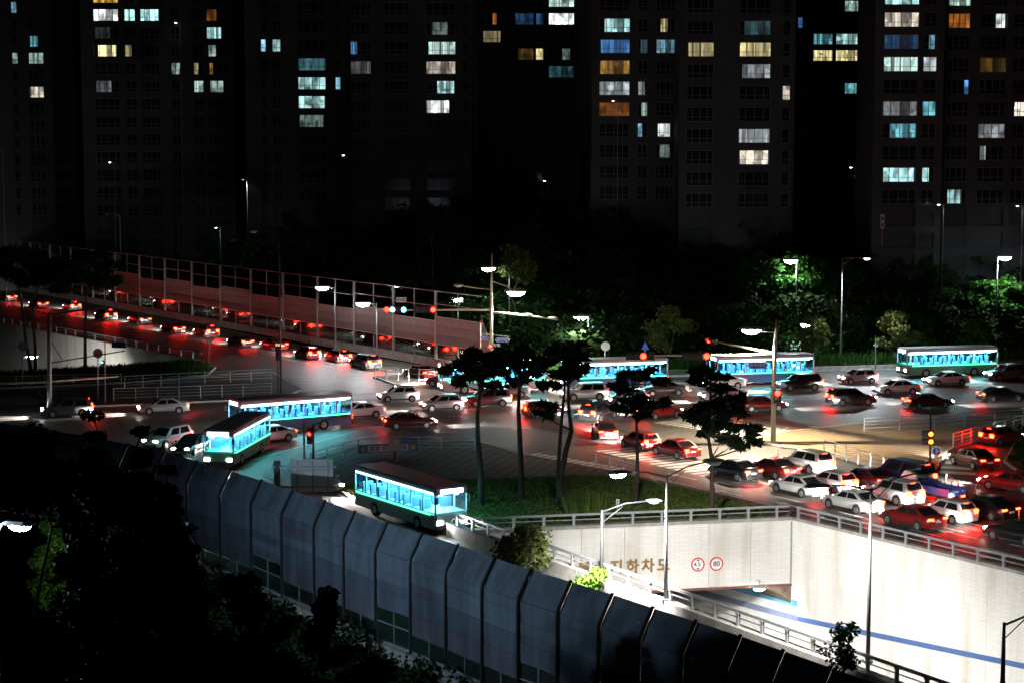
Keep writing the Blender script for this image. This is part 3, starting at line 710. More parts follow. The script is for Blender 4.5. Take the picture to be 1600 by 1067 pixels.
# ------------------------------------------------------------------ street lamps
COOL = (.86, .95, 1.0); WARM = (1., .93, .74); NEUT = (1., .97, .9)
def head_mesh(t, p, d, lens, name='lamp_head', k=1.):
    """flat lamp head whose long side runs along d"""
    R = frame2(Vector(d)); b = MB()
    prof = [(-.45, .05, .16), (-.3, .1, .2), (.2, .1, .22), (.42, .05, .16)]
    vs = []
    for x, hgt_, w in prof:
        vs += [Vector((x, -w, 0)), Vector((x, w, 0)), Vector((x, w * .7, hgt_)), Vector((x, -w * .7, hgt_))]
    vs = [Vector(p) + R @ (v * k) for v in vs]; fs = []
    for i in range(3):
        for q in range(4): fs.append((i * 4 + q, i * 4 + (q + 1) % 4, i * 4 + 4 + (q + 1) % 4, i * 4 + 4 + q))
    fs += [(0, 1, 2, 3), (15, 14, 13, 12)]
    b.add(vs, fs); h = b.build(name, GREYP, t)
    l = MB(); q = Vector(p); vs = []; N = 10
    for a, zz in ((1., 0.), (.85, -.09), (.5, -.16), (.12, -.18)):
        for e in range(N): vs.append(q + R @ (Vector((math.cos(6.2832 * e / N) * .36 * a, math.sin(6.2832 * e / N) * .19 * a, zz)) * k))
    l.add(vs, [(i * N + e, i * N + (e + 1) % N, i * N + N + (e + 1) % N, i * N + N + e) for i in range(3) for e in range(N)] + [tuple(range(3 * N, 4 * N))]); l.build('lens', lens, h, True)
    return h
def street_lamp(base, top_z, heads, label, lens=LAMPW, power=0, col=COOL, pm=GREYP, r=.09, size=150, group=None, hk=1., aim=(0, 0, -1), rad=.15):
    """heads: offsets (dx, dy, dz) of the lamp heads from the pole top, with lit flag"""
    t = empty('street_lamp', base, label, 'street lamp', group); hgt_ = top_z - base.z
    MB().tube([(0, 0, 0), (0, 0, hgt_ * .5), (0, 0, hgt_)], [r * 1.25, r, r * .7], 8).build('pole', pm, t, True)
    MB().box((0, 0, .06), (.42, .42, .12)).build('base_plate', pm, t)
    for dx, dy, dz, lit in heads:
        v = Vector((dx, dy, 0)); L = v.length
        if L > .05:
            e = Vector((dx, dy, dz)); m = MB()
            m.tube([(0, 0, hgt_ - .12), Vector((0, 0, hgt_ - .1)) + e * .5 + Vector((0, 0, .08 * L)), Vector((0, 0, hgt_)) + e], r * .5, 6)
            m.tube([(0, 0, hgt_ - .75), Vector((0, 0, hgt_ - .05)) + e * .45 + Vector((0, 0, .02))], r * .3, 5)
            m.build('arm', pm, t, True)
        else: e = Vector((0, 0, dz)); v = Vector((1, 0, 0))
        hp = Vector((0, 0, hgt_)) + e + v.normalized() * .35
        head_mesh(t, hp, v.normalized(), lens if lit else LENSOFF, k=hk)
        if lit and power: spot(t, hp - Vector((0, 0, .2 * hk + .05)), power, col, size, direction=aim, rad=rad)
    return t
def lamp_at(px, py, D, poledx, label, **kw):
    """a lamp head seen at px, py at distance D; its pole stands poledx metres beside it"""
    h = dpt(px, py, D); b = Vector((h.x + poledx, D, 0)); b.z = max(hz(b.x, b.y), 0.0)
    return street_lamp(b, h.z, [(-poledx, 0, 0, True)], label, **kw)
GL = 'lit street lamps of the junction'
lamp_at(508, 449, 231, 1.2, 'lit lamp over the clear panes of the far noise barrier, left of the other', power=2200, group=GL, hk=2.3, aim=(-.1, -.75, -1), size=120)
lamp_at(572, 474, 220, 1.2, 'lit lamp over the far noise barrier next to the red and cyan signals', power=2200, group=GL, hk=2.3, aim=(-.1, -.75, -1), size=120)
lamp_at(768, 419, 236, 2.2, 'lit lamp highest above the cream signal mast beside a pale tree', power=1500, group=GL, hk=2.4)
lamp_at(912, 495, 234, .6, 'lit lamp alone on a slim pole between the two signal masts', power=15000, aim=(0, -.5, -1), size=130, group=GL, hk=2.4)
lamp_at(1266, 507, 229, .6, 'lit lamp just above a small tree right of the second signal mast', power=15000, aim=(0, -.5, -1), size=130, group=GL, hk=2.4)
lamp_at(1240, 407, 246, .4, 'lit lamp among bright shrubs high on the hillside', power=3400, size=142, group=GL, hk=2.4)
lamp_at(1566, 402, 246, -.6, 'lit lamp over bright shrubs at the right edge of the hillside', power=3400, size=142, group=GL, hk=2.4)
# tall grey pole with one thin arm on the far pavement
b = g(1313, 571); street_lamp(b, dpt(1317, 404, b.y).z, [(2.5, 0, 0, True)], 'tall grey lamp pole with a single arm on the far pavement', lens=LAMPS, power=14000, group=GL, aim=(-.2, -.5, -1), size=120)
# twin arm poles on the parapet
for px, py, tp, lab, hs in ((1040, 938, 741, 'twin armed lamp pole standing before the gold letters and round signs', 2.5), (1356, 1034, 762, 'twin armed lamp pole standing before the retaining wall with the blue stripe', 2.6)):
    b = g(px, py, .84); v = Vector((.86, .35, 0)).normalized()
    street_lamp(b, dpt(px, tp, b.y).z, [(-v.x * hs, -v.y * hs, .25, True), (v.x * hs, v.y * hs, .55, False)], lab, power=60000 if px < 1200 else 24000, col=(1., .97, .92), r=.085, group=GL, hk=1.4, pm=MIDP, size=92, aim=(.36, .75, -.8), rad=.7)
for px, py, tp, ex, lab in ((940, 905, 796, 2.6, 'dark unlit lamp pole with an arm to the right behind the leafy shrub'), (1566, 1090, 972, 2.2, 'dark lamp pole cut off by the lower right corner')):
    b = g(px, py, .84); street_lamp(b, dpt(px, tp, b.y).z, [(ex, .3, .45, ex < 2.5)], lab, pm=DSTEEL, r=.1, group='poles on the parapet', power=15000, col=(1., .97, .92), size=96, aim=(.3, .8, -.8), rad=.7)
b = g(490, 735); street_lamp(b, dpt(490, 662, b.y).z, [(2.0, .3, .55, False)], 'dark unlit lamp pole with an arm above the back of the white sign', pm=DSTEEL, r=.09, group='poles on the parapet')
b = g(439, 618); street_lamp(b, dpt(440, 362, b.y).z, [(-2.2, 0, 0, False)], 'very tall dark lamp pole behind the left railings', pm=DSTEEL, r=.1, group='poles on the parapet')
b = dpt(35, 556, 232); street_lamp(Vector((b.x, b.y, -8.2)), b.z, [(.8, 0, 0, True)], 'lit lamp standing in the sunken road before the left white wall', power=13000, col=NEUT, r=.07, group=GL, hk=2., size=105, aim=(.3, 1, -.75))
b = g(190, 478); street_lamp(b, dpt(189, 335, b.y).z, [(-1.8, .5, 0, False)], 'thin cream lamp pole rising behind the far noise barrier', pm=CREAM, r=.09, group='poles on the parapet')
# lamp on the slope below the camera
h = dpt(20, 818, 84); street_lamp(Vector((h.x - .9, 84.3, hz(h.x, 84))), h.z, [(.9, -.3, 0, True), (-.9, -.3, 0, True)], 'dazzling blue white twin lamp at the left among dark trees', power=3600, col=(.6, .8, 1.), hk=1.7, group=GL, size=150, aim=(.9, .35, -.15))
# lamp that lights the tunnel mouth
h = onpl(1183, 912, A, B) + nP * .5
t = empty('tunnel_lamp', h, 'lit flood lamp hanging under the edge of the portal beam', 'flood lamp')
head_mesh(t, (0, 0, -.15), dP, LAMPW, k=1.2); MB().tube([(0, 0, -.05), (0, 0, .3) , Vector((0, 0, .3)) - nP * .5], .035, 6).build('bracket', GREYP, t)
spot(t, (0, 0, -.4), 1600, NEUT, 170, direction=(-.1, -.1, -1))
# small lamps on the hill
GP = 'small lamps of the hillside park'
for px, py, D, ln, lab in ((341, 356, 300, LAMPS, 'small lit park lamp above the far noise barrier'), (175, 254, 305, LAMPS, 'tiny lit park lamp high on the left of the hill'), (383, 281, 300, LAMPD, 'slim park post with a faint lamp above a faint green lawn'), (611, 308, 298, LAMPD, 'slim pale park post standing in a patch of lit grass'),
                           (1471, 320, 252, LAMPS, 'small lit park lamp below the cyan window at the right'), (1594, 322, 252, LAMPS, 'small lit park lamp cut by the right edge'), (1333, 262, 300, LAMPS, 'tiny lit park lamp at the foot of the distant tower'), (854, 283, 300, LAMPS, 'single tiny lit lamp in the black middle of the hill'),
                           (962, 158, 268, LAMPO, 'amber lamp before the narrow tower'), (540, 243, 300, LAMPS, 'tiny lit lamp left of the middle of the hill'), (278, 36, 316, LAMPS, 'small lit lamp against the broad left tower'), (1, 234, 300, LAMPS, 'tiny blue white lamp at the left edge of the hill')):
    h = dpt(px, py, D); zb = hz(h.x, D); street_lamp(Vector((h.x + .3, D, min(zb, h.z - 2.5))), h.z, [(-.3, 0, 0, ln is not LENSOFF)], lab, lens=ln, power=(45 if px in (341, 1471, 1594) else (700 if px in (383, 611) else 0)), r=.06, group=GP, hk=.55, size=165)

# ------------------------------------------------------------------ signal masts
def signal_head(t, p, n, lens, horizontal=True, hood=True, k=1.):
    """housing with its lamps; n is where it faces"""
    R = facing(n); N = len(lens); w = .36 * k
    b = MB(); size = (w * N + .08, w + .1, .22) if horizontal else (w + .1, w * N + .08, .22)
    b.box(Vector(p), size, R); h = b.build('signal_head', BLACKP, t)
    for i, m in enumerate(lens):
        o = (i - (N - 1) / 2) * w; c = Vector((o, 0, .12)) if horizontal else Vector((0, -o, .12))
        d = MB(); vs = []; K = 14
        for q in range(K):
            a = 2 * math.pi * q / K; vs.append(Vector(p) + R @ (c + Vector((math.cos(a) * w * .42, math.sin(a) * w * .42, 0))))
        vs += [v + R @ Vector((0, 0, .03)) for v in vs]
        d.add(vs, [tuple(range(K, 2 * K))] + [(q, (q + 1) % K, K + (q + 1) % K, K + q) for q in range(K)]); d.build('lens', m, h)
        if hood:
            v = MB(); vs = []
            for q in range(9):
                a = math.pi * q / 8; e = Vector((math.cos(a) * w * .46, math.sin(a) * w * .46, 0)); vs += [Vector(p) + R @ (c + e), Vector(p) + R @ (c + e + Vector((0, 0, .22)))]
            v.add(vs, [(2 * q, 2 * q + 1, 2 * q + 3, 2 * q + 2) for q in range(8)]); v.build('hood', BLACKP, h)
    return h
def name_plate(t, p, n, w, h, body, parts=('bracket',)):
    R = facing(n); o = MB(); k = h / 2
    out = [(-w / 2, 0), (-w / 2 + k * .8, -k), (w / 2 - k * .8, -k), (w / 2, 0), (w / 2 - k * .8, k), (-w / 2 + k * .8, k)]
    def plate(nm, sc, z, m):
        b = MB(); vs = [Vector(p) + R @ Vector((x * sc[0], y * sc[1], z)) for x, y in out] + [Vector(p) + R @ Vector((x * sc[0], y * sc[1], z - .02)) for x, y in out]
        b.add(vs, [tuple(range(6)), tuple(reversed(range(6, 12)))] + [(i, (i + 1) % 6, 6 + (i + 1) % 6, 6 + i) for i in range(6)]); return b.build(nm, m, t)
    s = plate('name_sign', (1, 1), .02, WHITEP); f = plate('name_sign', (.93, .86), .027, BLUEP)
    text('lettering', body, WHITEP, t, Vector(p) + R @ Vector((0, 0, .031)), h * .62, R, .002, .004)
    return s
TOCAM = Vector((-.12, -1, 0)).normalized()
# mast 1 (cream), behind the pines
b1 = g(768, 592); D1 = b1.y; zt = dpt(768, 398, D1).z
mast = empty('signal_mast', b1, 'cream signal mast with a long left arm carrying red and cyan lights', 'signal mast', 'signal masts')
def loc(px, py, D=D1, o=b1): return dpt(px, py, D) - o
MB().tube([(0, 0, 0), loc(768, 484), loc(768, 440), loc(769, 396)], [.22, .19, .14, .09], 10).build('pole', CREAM, mast, True)
MB().tube([loc(768, 484), loc(680, 484.5), loc(585, 485)], [.13, .1, .07], 8).build('arm', CREAM, mast, True)
MB().tube([loc(768, 488), loc(830, 494), loc(872, 500, D1 + 4)], [.13, .1, .07], 8).build('arm', CREAM, mast, True)
MB().tube([loc(768, 453), loc(740, 450), loc(722, 447)], .05, 6).build('lamp_arm', CREAM, mast)
head_mesh(mast, loc(716, 446), (-1, 0, 0), LENSOFF, k=1.3)
MB().tube([loc(769, 440), loc(790, 447), loc(806, 455)], .05, 6).build('lamp_arm', CREAM, mast)
hp = loc(806, 456); head_mesh(mast, hp, (1, 0, 0), LAMPY, k=2.8); spot(mast, hp - Vector((0, 0, .75)), 56000, WARM, 146)
for px, ln in ((618, [SIGR, SIGC, SIGOFF, SIGC]), (664, [SIGOFF, SIGOFF, SIGOFF, SIGR])):
    signal_head(mast, loc(px, 484, D1 - .35), TOCAM, ln, k=1.7)
signal_head(mast, loc(772, 541, D1 - .4), TOCAM, [SIGR, SIGOFF, SIGOFF], k=1.1)
for px, py in ((824, 494), (864, 499)): head_mesh(mast, loc(px, py - 2), (1, 0, 0), LENSOFF, 'sensor_box', 1.1)
p = loc(627, 469, D1 - .2); R = facing(TOCAM); MB().box(p, (1.1, .55, .04), R).build('lane_sign', WHITEP, mast); text('lettering', '비보호', INK, mast, p + R @ Vector((0, 0, .026)), .36, R, .002)
for px, py, w, tx in ((757, 527, 1.0, '봉수'), (785, 531, 1.6, '봉수대로')): name_plate(mast, loc(px, py, D1 - .35), TOCAM, w, .5, tx)
MB().tube([loc(750, 521), loc(796, 526)], .04, 6).build('sign_bracket', CREAM, mast)
# mast 2 on the street corner
b2 = g(1208, 691, .14); D2 = b2.y
mast2 = empty('signal_mast', b2, 'grey green signal mast on the brown street corner with two red lights', 'signal mast', 'signal masts')
L2 = lambda px, py, dD=0.: dpt(px, py, D2 + dD) - b2
GRNP = mat('grey_green_paint', (.33, .34, .26), .5, noise=.15, scale=3)
MB().tube([(0, 0, 0), L2(1210, 550), L2(1212, 520), L2(1213, 500)], [.24, .2, .11, .08], 10).build('pole', GRNP, mast2, True)
MB().box((0, 0, .05), (.8, .8, .1)).build('base_plate', GRNP, mast2)
MB().tube([L2(1210, 555), L2(1090, 555), L2(1000, 555)], [.14, .1, .07], 8).build('arm', GRNP, mast2, True)
MB().tube([L2(1210, 552), L2(1160, 542, 3), L2(1120, 534, 5)], [.12, .09, .07], 8).build('arm', GRNP, mast2, True)
MB().tube([L2(1213, 520), L2(1195, 519), L2(1180, 517)], .05, 6).build('lamp_arm', GRNP, mast2)
hp = L2(1174, 515); head_mesh(mast2, hp, (-1, 0, 0), LAMPW, k=2.3); spot(mast2, hp - Vector((0, 0, .65)), 38000, (1., .84, .58), 146)
for px in (1000, 1088): signal_head(mast2, L2(px, 556, -.4), TOCAM, [SIGOFF, SIGOFF, SIGOFF, SIGR] if px > 1050 else [SIGOFF, SIGOFF, SIGR, SIGOFF], k=1.6)
signal_head(mast2, L2(1113, 533, 5), (-.85, -.5, 0), [SIGR, SIGOFF, SIGOFF], k=1.1)
signal_head(mast2, L2(1215, 619, -.45), TOCAM, [SIGR, SIGOFF], False, k=1.5)
name_plate(mast2, L2(1184, 570, -.2), TOCAM, 1.75, .62, '봉수대로'); MB().tube([L2(1210, 563), L2(1166, 563)], .04, 6).build('sign_bracket', GRNP, mast2)
name_plate(mast2, L2(1223, 602, -.3), TOCAM, .7, .4, '봉수')
# amber flashing lights on the traffic island
b3 = g(1453, 757, .14); D3 = b3.y
m3 = empty('warning_signal', b3, 'slim dark pole with two amber flashing lights and a round blue arrow sign', 'warning signal')
L3 = lambda px, py, dD=0.: dpt(px, py, D3 + dD) - b3
MB().tube([(0, 0, 0), L3(1454, 640)], [.1, .07], 8).build('pole', DSTEEL, m3, True)
for py in (677, 689): signal_head(m3, L3(1450, py, -.25), TOCAM, [SIGOFF, SIGA], k=1.1)
def darr(t, off, R, r):
    for q in (((-.05, -.55), (.05, -.55), (.05, .3), (-.05, .3)), ((-.18, .3), (.18, .3), (0, .6)), ((.05, -.1), (.35, -.1), (.35, .02), (.05, .02)), ((.35, -.2), (.6, -.04), (.35, .12))):
        k = MB(); k.add([off + R @ Vector((x * r, y * r, .042)) for x, y in q], [tuple(range(len(q)))]); k.build('arrow', WHITEP, t)
round_sign('road_sign', L3(1463, 704, -.2), .36, TOCAM, None, darr, parent=m3, border=WHITEP, faceM=BLUEP)
p = L3(1460, 725, -.2); MB().box(p, (.55, .55, .03), facing(TOCAM) @ Matrix.Rotation(math.pi / 4, 3, 'Z')).build('diamond_sign', ORANGEP, m3)
p = L3(1466, 714, -.15); MB().box(p, (.6, .22, .03), facing(TOCAM)).build('plate_sign', YELLOWP, m3)
for dx in (-.35, .4): MB().tube([(dx, 0, 0), (dx, 0, 1.9)], .06, 8).build('marker_post', WHITEP, m3, True)
MB().box((0, 0, .1), (1.7, 1.1, .3)).build('plinth', KERB, m3)
# pedestrian signal pole by the white sign back
b4 = g(475, 757); D4 = b4.y; m4 = empty('pedestrian_signal', b4, 'slim pole with a dark signal housing beside the white sign back', 'signal pole')
L4 = lambda px, py, dD=0.: dpt(px, py, D4 + dD) - b4
MB().tube([(0, 0, 0), L4(475, 658)], .07, 8).build('pole', GREYP, m4, True)
signal_head(m4, L4(484, 683, -.2), TOCAM, [SIGR, SIGOFF, SIGOFF], False, k=.8)
# signal on the left pole
b5 = g(434, 620); m5 = empty('pedestrian_signal', b5, 'dark pole with a black signal housing near the end of the left railings', 'signal pole')
L5 = lambda px, py: dpt(px, py, b5.y) - b5
MB().tube([(0, 0, 0), L5(434, 530)], .07, 8).build('pole', DSTEEL, m5, True); signal_head(m5, L5(435, 552), TOCAM, [SIGOFF, SIGOFF, SIGOFF], False, k=1.2)
# thick grey mast at the left with wires and arms
b6 = g(77, 652); D6 = b6.y; m6 = empty('steel_mast', b6, 'thick grey steel mast with dark arms at the left', 'mast')
L6 = lambda px, py, dD=0.: dpt(px, py, D6 + dD) - b6
MB().tube([(0, 0, 0), L6(77, 488)], [.24, .2], 10).build('pole', GREYP, m6, True)
MB().tube([L6(77, 492), L6(160, 481)], .08, 6).build('arm', DSTEEL, m6); MB().tube([L6(77, 567), L6(195, 548)], .06, 6).build('arm', DSTEEL, m6)
MB().tube([L6(77, 515), L6(104, 490)], .04, 6).build('brace', DSTEEL, m6); MB().tube([L6(77, 530), L6(98, 562)], .04, 6).build('brace', DSTEEL, m6)
MB().tube([L6(77, 492), L6(50, 484)], .05, 6).build('arm', DSTEEL, m6)
signal_head(m6, L6(186, 539), (.2, 1, 0), [SIGOFF, SIGOFF, SIGOFF], k=1.2)
# cream mast arm entering from the left
b7 = Vector((g(-60, 640).x, g(-60, 640).y, 0)); D7 = b7.y; m7 = empty('signal_mast', b7, 'cream mast arm reaching in from the left edge', 'signal mast', 'signal masts')
MB().tube([(0, 0, 0), dpt(-60, 560, D7) - b7], [.2, .15], 10).build('pole', CREAM, m7, True)
MB().tube([dpt(-60, 602, D7) - b7, dpt(60, 597, D7) - b7, dpt(185, 588, D7) - b7], [.13, .1, .06], 8).build('arm', CREAM, m7, True)
# post with green pedestrian light on the left island
b8 = g(164, 630); m8 = empty('pedestrian_signal', b8, 'grey post with a small lit green figure behind the left railings', 'signal pole')
L8 = lambda px, py: dpt(px, py, b8.y) - b8
MB().tube([(0, 0, 0), L8(164, 527)], .06, 8).build('pole', GREYP, m8, True); signal_head(m8, L8(160, 567), TOCAM, [SIGC, SIGOFF], False, k=.6)

# ------------------------------------------------------------------ signs
def post_sign(px, py_top, base, label, shape, D=None):
    bb = g(*base); D = bb.y; t = empty('road_sign', bb, label, 'road sign')
    top = dpt(px, py_top, D) - bb
    MB().tube([(0, 0, 0), top + Vector((0, 0, .3))], .05, 8).build('pole', STEEL, t, True)
    return t, top, D
t, tp, D = post_sign(327, 533, (326, 574), 'white triangular give way sign with red rim on the left island', 'tri')
R = facing(TOCAM)
for nm, k, z, m in (('sign_rim', .62, .06, REDP), ('sign_face', .42, .068, WHITEP)):
    b = MB(); b.add([tp + R @ Vector((x * k, y * k, z)) for x, y in ((-1, .62), (0, -1.0), (1, .62))] + [tp + R @ Vector((x * k, y * k, z - .02)) for x, y in ((-1, .62), (0, -1.0), (1, .62))], [(0, 1, 2), (5, 4, 3), (0, 3, 4, 1), (1, 4, 5, 2), (2, 5, 3, 0)]); b.build(nm, m, t)
text('lettering', '양보', INK, t, tp + R @ Vector((0, .1, .075)), .3, R, .002)
def dtruck(t, off, R, r):
    MB().box(off + R @ Vector((0, 0, .045)), (r * 1.5, r * .16, .008), R @ Matrix.Rotation(-.78, 3, 'Z')).build('bar', REDP, t)
    MB().box(off + R @ Vector((0, 0, .041)), (r * .7, r * .4, .006), R).build('pictogram', INK, t)
t, tp, D = post_sign(181, 403, (181, 480), 'round red no trucks sign before the far noise barrier', 'r')
round_sign('road_sign', tp, .75, TOCAM, None, dtruck, parent=t)
t, tp, D = post_sign(166, 410, (166, 478), 'round blue sign left of the red no trucks sign', 'r')
round_sign('road_sign', tp, .5, TOCAM, None, darr, parent=t, border=BLUEP, faceM=BLUEP)
for px, py, bb, lab in ((36, 541, (35, 612), 'grey back of a round sign left of the steel mast'), (153, 552, (153, 628), 'grey back of a round sign right of the steel mast'), (946, 541, (944, 582), 'grey back of a round sign on a pale post beyond the main road')):
    t, tp, D = post_sign(px, py, bb, lab, 'r'); round_sign('road_sign', tp, .5, TOCAM, None, lambda *a: None, parent=t, border=GREYP, faceM=GREYP)
t, tp, D = post_sign(1008, 541, (1008, 584), 'blue triangular crossing sign beyond the main road', 't'); R = facing(TOCAM)
b = MB(); b.add([tp + R @ Vector(v) for v in ((-.45, -.36, .06), (.45, -.36, .06), (0, .54, .06), (-.45, -.36, .04), (.45, -.36, .04), (0, .54, .04))], [(0, 1, 2), (5, 4, 3), (0, 3, 4, 1), (1, 4, 5, 2), (2, 5, 3, 0)]); b.build('sign_face', BLUEP, t)
t, tp, D = post_sign(1368, 540, (1368, 576), 'thin post with a small box plate on the far pavement', 'b'); MB().box(tp, (.5, .25, .2)).build('box_plate', STEEL, t); MB().tube([tp, tp + Vector((0, 0, 1.2))], .04, 6).build('mast_tip', STEEL, t)
t, tp, D = post_sign(1114, 768, (1114, 805), 'short white marker post on the lawn behind the portal rail', 'b'); MB().box(tp + Vector((0, 0, .2)), (.3, .2, .22)).build('cap', WHITEP, t)
t, tp, D = post_sign(965, 787, (965, 806), 'small white plate on a short post in the lawn', 'b'); MB().box(tp + Vector((0, 0, .15)), (.22, .05, .4)).build('plate_sign', WHITEP, t)
for px, py, lab in ((1378, 347, 'narrow white sign board standing on the dark hill'),):
    bb = dpt(px, 372, 250); t = empty('road_sign', bb, lab, 'sign'); MB().tube([(0, 0, -1), (0, 0, 3)], .06, 6).build('pole', STEEL, t); MB().box((0, -.1, 2.1), (.55, .08, 1.9)).build('board', WHITEP, t)
    MB().box((0, -.16, 2.5), (.35, .03, .35)).build('board_mark', BLUEP, t); MB().box((0, -.16, 1.7), (.35, .03, .35)).build('board_mark', REDP, t)
# back of the big direction sign by the barrier
DS = 113.; bS = flat(dpt(433, 795, DS)); sg = empty('direction_sign', bS, 'back of a large white direction sign on a bracket above the noise barrier', 'direction sign')
LS = lambda px, py, dD=0.: dpt(px, py, DS + dD) - bS
MB().tube([(0, 0, 0), LS(433, 719)], .2, 10).build('pole', STEEL, sg, True)
q0, q1 = LS(455, 768), LS(520, 717); cx, cz = (q0.x + q1.x) / 2, (q0.z + q1.z) / 2; w, h = q1.x - q0.x, q1.z - q0.z
for i in range(3):
    piece('sign_board', (cx, q0.y, cz - h / 2 + h * (i + .5) / 3), (w, .05, h / 3 - .02), mat('bright_white_sheet', (.85, .86, .87), .5, noise=.05), sg)
for f in (-.35, .02, .38): MB().box((cx + w * f, q0.y - .07, cz), (.09, .08, h * .96)).build('stiffener', STEEL, sg)
for f in (.28, -.33): MB().box(((cx + LS(433, 740).x) / 2 + .6, q0.y - .13, cz + h * f), (w + 1.3, .08, .1)).build('bracket', STEEL, sg)

# ------------------------------------------------------------------ railings
def railing(pts, label, h=1.05, step=2.0, bars=3, m=STEEL, z=.14, r=.035, group='pedestrian railings'):
    P = [g(*p) if len(p) == 2 else Vector(p) for p in pts]; t = empty('railing', P[0] + Vector((0, 0, z)), label, 'railing', group)
    for a, b in zip(P[:-1], P[1:]):
        d = b - a; L = d.length; n = max(1, round(L / step)); R = frame2(d)
        for i in range(n + (1 if b is P[-1] else 0)):
            c = a + d * (i / n) - P[0]; piece('post', (c.x, c.y, h / 2), (.08, .08, h), m, t, R)
        c = (a + b) / 2 - P[0]
        for k in range(bars + 1):
            zz = h * (.25 + .73 * k / bars); piece('rail', (c.x, c.y, zz), (L, r * (1.6 if k == bars else 1), r * (1.6 if k == bars else 1)), m, t, R)
    return t
railing([(1287, 712), (1340, 728), (1400, 746), (1440, 760)], 'silver railing beside the queue along the brown corner', 1.25)
railing([(1350, 676), (1460, 671), (1600, 662), (1680, 656)], 'dark topped railing across the back of the brown corner', 1.2, 3.2, group=None)
railing([(1489, 702), (1530, 690), (1570, 680), (1610, 668), (1680, 655)], 'bright railing along the curve of the slip road', 1.25)
railing([(486, 732), (560, 710), (620, 706), (690, 706), (742, 706)], 'railing with a blue banner on the plaza', 1.15, 2.2)
railing([(931, 730), (995, 745)], 'short railing beside the crossing at the plaza tip', 1.1, 1.6)
railing([(195, 608), (280, 603), (360, 599), (425, 596)], 'upper one of the two left railings', 1.25, 2.3)
railing([(178, 628), (280, 625), (380, 621), (424, 619)], 'lower one of the two left railings', 1.25, 2.3)
railing([(-20, 607), (115, 603), (190, 602)], 'faint thin railing joining the double railings at the far left', 1.1, 3.5)
railing([(586, 594), (622, 596), (655, 600), (705, 600)], 'pale railing on the far corner below the rose panels', 1.5, 1.5, 2)
# banner on the plaza railing
ba, bb = g(560, 709, .3) - Vector((0, .15, 0)), g(653, 705, .3) - Vector((0, .15, 0)); d = bb - ba
bn = empty('banner', ba, 'blue and white cloth banner tied to the plaza railing', 'banner'); Rb = facing(Vector((d.y, -d.x, 0)))
Lb = d.length; cc = d / 2 + Vector((0, 0, .42))
MB().box(cc, (Lb, .75, .02), Rb).build('cloth', mat('banner_blue', (.1, .25, .5), .7, noise=.1), bn)
MB().box(cc + Rb @ Vector((0, 0, .012)), (Lb * .68, .5, .012), Rb).build('white_field', WHITEP, bn)
for k, (x, m, ch) in enumerate(((-.24, INK, '당선'), (-.08, BLUEP, '지역'), (.06, REDP, '교통'), (.22, INK, '현장'))):
    pass
for x in (-.42, .42): MB().tube([cc + Rb @ Vector((Lb * x, 0, .01)), cc + Rb @ Vector((Lb * x, 0, .03))], .2, 12).build('emblem', YELLOWP, bn)
for k, (x, m) in enumerate(((-.27, INK), (-.18, INK), (-.06, BLUEP), (.02, REDP), (.1, REDP), (.2, INK), (.28, INK))):    # printed lettering, too blurred to read
    q = MB(); c = cc + Rb @ Vector((Lb * x, 0, .022)); s_ = .16
    for (u, v, a, e) in ((0, .13, .3, .05), (-.1, 0, .05, .26), (.1, .02, .05, .3), (0, -.13, .28, .05), (0, 0, .2, .04)): q.box(c + Rb @ Vector((u, v, 0)), (a, e, .006), Rb)
    q.build('printed_letter', m, bn)
# control cabinet on the plaza
cb = empty('control_cabinet', g(617, 722, .14), 'dark post mounted control box in front of the banner', 'control box')
MB().box((0, 0, .55), (.25, .25, 1.1)).build('post', DSTEEL, cb); MB().box((0, 0, 1.6), (.85, .45, 1.3)).build('box', GREYP, cb); MB().box((0, 0, 2.28), (.95, .55, .08)).build('lid', mat('rust_lid', (.2, .09, .05), .7), cb); MB().box((.12, -.24, 1.75), (.3, .02, .22)).build('label_plate', YELLOWP, cb)
# flexible marker posts
GD = 'flexible orange marker posts'
MK = [(1478, 756), (1487, 762), (1497, 768), (1510, 775), (1524, 773), (1500, 785), (1574, 806), (1579, 812), (1592, 815), (1216, 716)]
ML = ['first', 'second', 'third', 'fourth', 'fifth', 'sixth', 'seventh', 'eighth', 'ninth']
for i, (x, y) in enumerate(MK):
    lab = 'lone orange marker post by the roof of the white SUV' if i == 9 else 'orange and white marker post, %s counted from the amber lights' % ML[i]
    t = empty('marker_post', g(x, y), lab, 'marker post', GD)
    MB().tube([(0, 0, 0), (0, 0, .06)], [.14, .1], 10).build('foot', TYRE, t); MB().tube([(0, 0, .06), (0, 0, .8)], .045, 8).build('stem', ORANGEP, t, True)
    for zz in (.5, .68): MB().tube([(0, 0, zz), (0, 0, zz + .09)], .05, 8).build('reflector_band', WHITEP, t, True)

